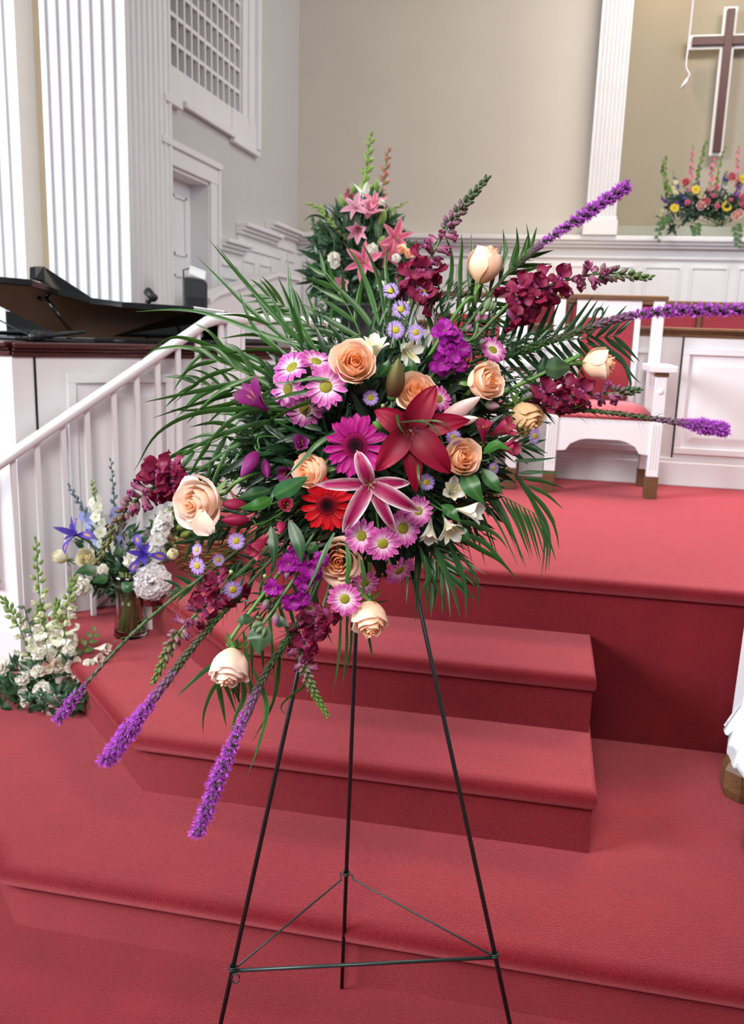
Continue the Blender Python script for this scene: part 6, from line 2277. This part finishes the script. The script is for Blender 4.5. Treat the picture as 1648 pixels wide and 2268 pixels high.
pkA = pk((.68, .22, .36), (.86, .52, .60), (.70, .26, .36))
pkB = pk((.70, .10, .22), (.84, .36, .45), (.55, .04, .14))
lspec = [(90, 1, .42, 45, -10), (150, 1, .30, 45, -12), (210, 1, .42, 45, -10), (270, 1, .30, 45, -12), (330, 1, .42, 45, -10), (30, 1, .30, 45, -12)]
lfun = [(a, L, w, 74, 35) for (a, L, w, _, __) in lspec]
for i, (x, y, s, fx, fy, k, sp_, lab) in enumerate((
    (812, 482, 44, .35, .55, 0, lfun, 'pink trumpet lily opening upward near the top of the arrangement'),
    (795, 505, 40, -.15, -.6, 0, lfun, 'faded pink and cream lily hanging below the trumpet lily'),
    (872, 528, 44, .45, -.25, 1, lspec, 'rose pink lily at the right side of the lily arrangement'),
    (806, 582, 46, -.1, -.1, 1, lspec, 'pink lily low in the arrangement behind the palm blades'),
    (790, 462, 36, -.3, .3, 0, lspec, 'pale pink lily behind a dark leaf at the upper left'),
    (828, 452, 32, .1, .6, 1, lspec, 'small rose pink lily beside the white carnation at the top'),
    (858, 560, 34, .2, -.4, 1, lspec, 'deep pink lily half hidden in the middle of the arrangement'),
    (766, 625, 34, -.4, -.4, 0, lfun, 'pale pink lily at the lower left of the arrangement'))):
    bloom('pink_lily', lily_parts(sp_, pkA if k == 0 else pkB, (.5, .45, .2), (.25, .08, .03), .05), x, y, dD - .14, s, facing(fx, fy), lab, 'lily', GD_, hD, .95, roll=i, sr=.003)
bloom('white_lily', lily_parts(lfun, pk((.80, .84, .72), (.88, .89, .86), (.6, .7, .4)), (.5, .5, .3), (.4, .25, .05), .05), 810, 432, dD - .04, 62, facing(.02, .96), 'white lily opening straight up at the top of the arrangement', 'lily', GD_, hD, 1.0, base_off=.4)
for i, (a, b, w, lab) in enumerate((((764, 462), (752, 430), 15, 'pale green lily bud pointing up at the left'), ((842, 500), (852, 460), 17, 'bright green lily bud right of the trumpet lily'), ((838, 548), (852, 522), 20, 'fat green lily bud beside the rose pink lily'), ((835, 425), (832, 395), 14, 'green lily bud beside the white lily'), ((784, 430), (780, 408), 10, 'narrow green bud left of the white lily'))):
    A_, B_ = dep(*a, dD - .12), dep(*b, dD - .14)
    L = (B_ - A_).length
    y_ = (B_ - A_).normalized()
    r = thing('green_lily_bud', lab, 'bud', face_m(A_, (EYEP - A_).normalized(), y_, L), GD_)
    link('petals', bud_mesh(1, px2m(w, dD) / L, (.16, .30, .07), (.34, .46, .14), 3, M_PET, 'petals'), r)
    stem_to(r, [A_, A_ - y_ * .05, hD], .002)
for i, (x, y, s, k, lab) in enumerate(((846, 448, 17, 0, 'tiny white carnation at the top right of the lily arrangement'), (740, 572, 34, 0, 'white carnation cluster at the left of the lily arrangement'), (825, 552, 30, 0, 'white carnation at the middle of the lily arrangement'), (890, 553, 22, 1, 'peach spray rose right of the rose pink lily'), (906, 562, 22, 1, 'second peach spray rose at the far right of the lily arrangement'), (878, 572, 24, 0, 'white carnation beneath the peach spray roses'), (742, 585, 26, 0, 'white carnation just under the left cluster'), (846, 632, 24, 0, 'white carnation low at the middle behind the palm'))):
    if k:
        bloom('spray_rose', rose_parts(.7, 350 + i), x, y, dD - .16, s, facing(.2, .1), lab, 'rose', GD_, hD, 1.1, .5, i)
    else:
        bloom('white_carnation', [('blossom', cm[i % 3], Matrix.Identity(4))], x, y, dD - .17, s, facing(-.1, .1), lab, 'carnation', GD_, hD, .95, roll=i)
glb = bud_mesh(1, .42, (.20, .36, .06), (.42, .55, .16), 3)
glp = bud_mesh(1, .45, (.25, .28, .08), (.70, .14, .22), 3)
pf_ = [carnation_mesh(77, (.75, .16, .26), (.55, .10, .16), 9, 'floret')]
spike('gladiolus', 'tall pale green gladiolus tip at the very top of the arrangement', 'gladiolus', [(800, 500, dD), (808, 420, dD), (815, 360, dD), (822, 298, dD)], 14, 1, [glb], glb, GD_, .12, 20, (.16, .28, .05), .2, 26, 1)
spike('gladiolus', 'slim pink gladiolus with green tip rising at the right', 'gladiolus', [(838, 500, dD), (846, 430, dD), (854, 380, dD), (861, 326, dD)], 16, 5, [glp], glp, GD_, .45, 12, (.07, .12, .04), .3, 19, 2)
spike('pink_snapdragon', 'pink snapdragon behind the dark leaf in the lily arrangement', 'snapdragon', [(790, 520, dD), (778, 470, dD), (772, 440, dD), (770, 420, dD)], 22, 12, pf_, glp, GD_, .85, 4, GREEN, .3, 10, 3)
bells = [floret5(50 + k, (.30, .42, .12), (.20, .32, .08)) for k in range(2)]
spike('bells_of_ireland', 'pale green bell stem leaning out to the left', 'bells of Ireland', [(775, 545, dD - .05), (745, 500, dD - .05), (715, 465, dD - .05), (676, 450, dD - .05)], 22, 16, bells, glb, GD_, .75, 8, (.16, .26, .06), .3, 10, 4)
spike('bells_of_ireland', 'pale green bell stem leaning out to the right', 'bells of Ireland', [(830, 500, dD - .05), (860, 475, dD - .05), (880, 460, dD - .05), (902, 446, dD - .05)], 14, 8, bells, glb, GD_, .6, 8, (.16, .26, .06), .3, 9, 5)
greens('lily_foliage', 'dark leaf mass of the pink lily arrangement', [(800, 540, 74, 76, dD, .12, 620), (735, 600, 34, 60, dD, .08, 170), (850, 600, 56, 60, dD, .12, 260), (800, 690, 60, 40, dD, .1, 160)], (.014, .050, .016), 7, (.05, .13), .2)
for i, (pts, lp, n, c, lab) in enumerate((
    ([(770, 540, dD), (725, 510, dD), (690, 492, dD)], 26, 8, (.018, .06, .022), 'dark rose foliage stem at the upper left of the lily arrangement'),
    ([(760, 590, dD), (720, 560, dD), (690, 525, dD)], 22, 8, (.018, .06, .022), 'second dark rose foliage stem, just beneath the first'),
    ([(770, 640, dD), (735, 650, dD), (710, 690, dD)], 26, 9, (.03, .09, .06), 'trailing grey-green ivy at the lower left of the lily arrangement'),
    ([(840, 470, dD), (860, 472, dD), (874, 480, dD)], 22, 5, (.018, .06, .022), 'dark leaf stem at the upper right of the lily arrangement'))):
    sprig('foliage_stem', lab, pts, lp, n, c, GD_, seed=i)
frond('small dark palm frond at the left of the lily arrangement', [(790, 580, dD), (740, 560, dD), (700, 545, dD)], 8, 60, 50, .2, 40, w=6, col=(.012, .045, .018), group='palm fronds of the lily arrangement', blades=[(6, (745, 500, dD), (710, 480, dD), (690, 478, dD), (672, 490, dD))])
frond('small dark palm frond drooping lower left of the lily arrangement', [(790, 620, dD), (740, 620, dD), (700, 625, dD)], 8, 65, 50, .5, 41, w=6, col=(.012, .045, .018), group='palm fronds of the lily arrangement')
for i, (a, b, c, w, lab) in enumerate((((795, 500), (782, 460), (776, 432), 16, 'dark pointed lily leaf left of the trumpet lily'), ((800, 448), (790, 424), (776, 402), 8, 'thin dark leaf crossing left of the white lily'), ((815, 450), (822, 428), (830, 408), 10, 'thin dark leaf crossing right of the white lily'), ((842, 540), (838, 500), (848, 478), 18, 'blue-green leaf behind the bright lily bud'), ((830, 640), (845, 610), (862, 590), 16, 'green leaf low at the right of the arrangement'))):
    leaf_thing('lily_leaf', lab, [(*a, dD - .12), (*b, dD - .13), (*c, dD - .12)], w, (.02, .075, .02), group=GD_, prof=P_lance)

# ------------------------------------------------------------------ E: niche arrangement below the cross
bE = ony(1585, 527, 8.13)
dE = axial(bE)
zE = 2.236
box_ = thing('wooden_planter', 'rough brown wooden planter box in the niche under the cross', 'planter', Vector((bE.x, 8.13, zE)))
for (a, b, nm) in (((-.36, -.10, 0), (.50, -.085, .06), 'board'), ((-.36, -.102, .062), (.50, -.085, .13), 'board'), ((-.36, .085, 0), (.50, .10, .13), 'board'), ((-.375, -.10, 0), (-.36, .10, .13), 'board'), ((.50, -.10, 0), (.515, .10, .13), 'board'), ((-.36, -.085, .08), (.50, .085, .10), 'soil')):
    p = MB()
    box(p, a, b)
    p.obj(nm, wood_material('weathered_planter', (.10, .055, .035), (.17, .10, .07), .8) if 'weathered_planter' not in bpy.data.materials else bpy.data.materials['weathered_planter'], box_)
hE = Vector((bE.x + .03, 8.13, zE + .10))
GE_ = 'flowers in the niche planter'
rosP = dict(inner=(.75, .16, .22), outer=(.80, .28, .33), tipc=(.82, .36, .40), basec=(.6, .3, .2))
rosB = dict(inner=(.88, .52, .46), outer=(.88, .62, .56), tipc=(.90, .70, .66), basec=(.7, .6, .4))
rosW = dict(inner=(.88, .82, .60), outer=(.86, .82, .66), tipc=(.86, .84, .72), basec=(.6, .6, .3))
rpP, rpB, rpW = rose_parts(.8, 400, **rosP), rose_parts(.8, 401, **rosB), rose_parts(.6, 402, **rosW)


def yel(seed):
    return mum_parts(seed, tip=(.78, .60, .01), base=(.80, .62, .01), disc=(.55, .36, .01), n=15)


ym = yel(70)
cP = [('blossom', carnation_mesh(60, (.80, .20, .34), (.55, .08, .16), 20), Matrix.Identity(4))]
cW = [('blossom', cm[0], Matrix.Identity(4))]
for i, (x, y, s, k, lab) in enumerate((
    (1541, 420, 22, 'y', 'yellow daisy highest in the niche arrangement'), (1494, 461, 22, 'y', 'yellow daisy at the left of the niche arrangement'), (1609, 458, 26, 'y', 'large yellow daisy at the right of the niche arrangement'), (1645, 397, 22, 'y', 'yellow daisy at the right photo edge'),
    (1519, 404, 18, 'p', 'pink rose high at the left of the niche arrangement'), (1621, 392, 19, 'p', 'pink rose high at the right of the niche arrangement'), (1523, 449, 16, 'c', 'bright pink carnation right of the left yellow daisy'), (1562, 447, 19, 'p', 'pink rose behind the blush rose'), (1552, 456, 20, 'b', 'blush rose at the centre of the niche arrangement'), (1588, 415, 14, 'c', 'small bright pink carnation in the middle of the niche arrangement'), (1581, 434, 13, 'c', 'tiny bright pink carnation under the other in the middle'), (1588, 457, 16, 'c', 'pink carnation left of the large yellow daisy'), (1619, 443, 12, 'c', 'tiny pink carnation above the large yellow daisy'), (1645, 450, 22, 'p', 'pink rose at the right photo edge'), (1628, 479, 20, 'b', 'lower blush rose at the right, left one of two'), (1637, 472, 18, 'b', 'lower blush rose at the right, right one of two'), (1465, 473, 17, 'w', 'cream rose at the far left of the niche arrangement'), (1553, 434, 18, 'w', 'cream rose above the blush rose'), (1645, 435, 16, 'c', 'pink carnation beside the purple spike at the right edge'))):
    parts = dict(y=ym, p=rpP, b=rpB, w=rpW, c=cP)[k]
    n_ = facing(-.1 if x < 1560 else .15, .15)
    nm = dict(y='yellow_daisy', p='pink_rose', b='blush_rose', w='cream_rose', c='pink_carnation')[k]
    bloom(nm, parts, x, y, dE - .12, s, n_, lab, dict(y='daisy', c='carnation').get(k, 'rose'), GE_, hE, 1.1 if k in 'pbw' else .97, .5 if k in 'pbw' else 0, i, .003)
pkf = [floret5(61, (.74, .26, .34), (.6, .15, .2))]
blf = [floret5(62, (.10, .09, .36), (.14, .12, .42))]
puf = [floret5(63, (.24, .08, .42), (.3, .12, .45))]
crf = [floret5(64, (.80, .78, .50), (.6, .6, .25))]
gnf = [floret5(65, (.14, .26, .04), (.10, .2, .03))]
for i, (pts, fp, n, fm_, sc, lab) in enumerate((
    ([(1530, 470), (1531, 400), (1532, 360), (1535, 322)], 11, 18, pkf, .9, 'pink spike at the left of the niche arrangement'),
    ([(1570, 450), (1574, 410), (1578, 370), (1580, 345)], 13, 16, pkf, .9, 'pink spike just beneath the foot of the cross'),
    ([(1632, 440), (1634, 390), (1634, 350), (1637, 324)], 11, 16, pkf, .9, 'pink spike at the right of the niche arrangement'),
    ([(1484, 440), (1474, 400), (1470, 370), (1475, 346)], 13, 16, gnf, .95, 'green bell spike at the far left of the niche arrangement'),
    ([(1535, 440), (1545, 390), (1556, 345), (1566, 308)], 11, 22, gnf, .95, 'tall green spike beside the foot of the cross'),
    ([(1586, 420), (1592, 380), (1600, 345), (1608, 322)], 8, 16, gnf, .95, 'dark green spike right of the cross foot'),
    ([(1520, 450), (1506, 430), (1496, 400), (1490, 378)], 9, 12, blf, .8, 'blue spike leaning left in the niche arrangement'),
    ([(1505, 455), (1490, 447), (1475, 445), (1464, 433)], 12, 10, puf, .9, 'violet spike reaching left in the niche arrangement'),
    ([(1510, 450), (1502, 444), (1496, 440), (1490, 430)], 14, 8, blf, .9, 'deep blue blossoms beside the left yellow daisy'),
    ([(1548, 450), (1548, 430), (1546, 400), (1550, 375)], 9, 12, blf, .9, 'slate blue spike behind the highest yellow daisy'),
    ([(1600, 440), (1602, 415), (1606, 395), (1610, 380)], 13, 12, blf, .9, 'deep blue spike right of the middle of the niche arrangement'),
    ([(1622, 450), (1632, 430), (1638, 410), (1642, 395)], 13, 14, puf, .95, 'purple spike near the right photo edge'),
    ([(1490, 440), (1492, 425), (1494, 410), (1498, 398)], 14, 9, crf, .95, 'cream spike at the left of the niche arrangement'),
    ([(1602, 450), (1602, 435), (1602, 420), (1604, 408)], 14, 9, crf, .95, 'cream spike at the middle right of the niche arrangement'),
    ([(1585, 430), (1588, 400), (1590, 385), (1592, 372)], 9, 8, [floret5(66, (.62, .50, .10), (.5, .4, .1))], .95, 'yellow spike below the cross'))):
    spike('flower_spike', lab, 'flower spike', [(x, y, dE - .06) for x, y in pts], fp, n, fm_, glb, GE_, sc, 3, (.05, .09, .03), .3, fp * .5, i)
greens('niche_foliage', 'dark leaves of the niche arrangement', [(1570, 456, 90, 24, dE - .04, .08, 520), (1500, 496, 30, 14, dE - .1, .03, 30)], (.018, .05, .028), 12, (.04, .09), .35)
for i, (pts, lab) in enumerate(((((1482, 478), (1462, 500), (1456, 535)), 'ivy trailing over the ledge at the left of the planter'), (((1540, 495), (1542, 515), (1540, 538)), 'ivy trailing over the front of the planter'), (((1630, 495), (1634, 520), (1634, 548)), 'ivy trailing over the ledge at the right of the planter'))):
    sprig('ivy_trail', lab, [(x, y, dE - (.28 if i != 1 else .15)) for x, y in pts], 14, 9, (.03, .09, .02), GE_, seed=20 + i, wr=.8)
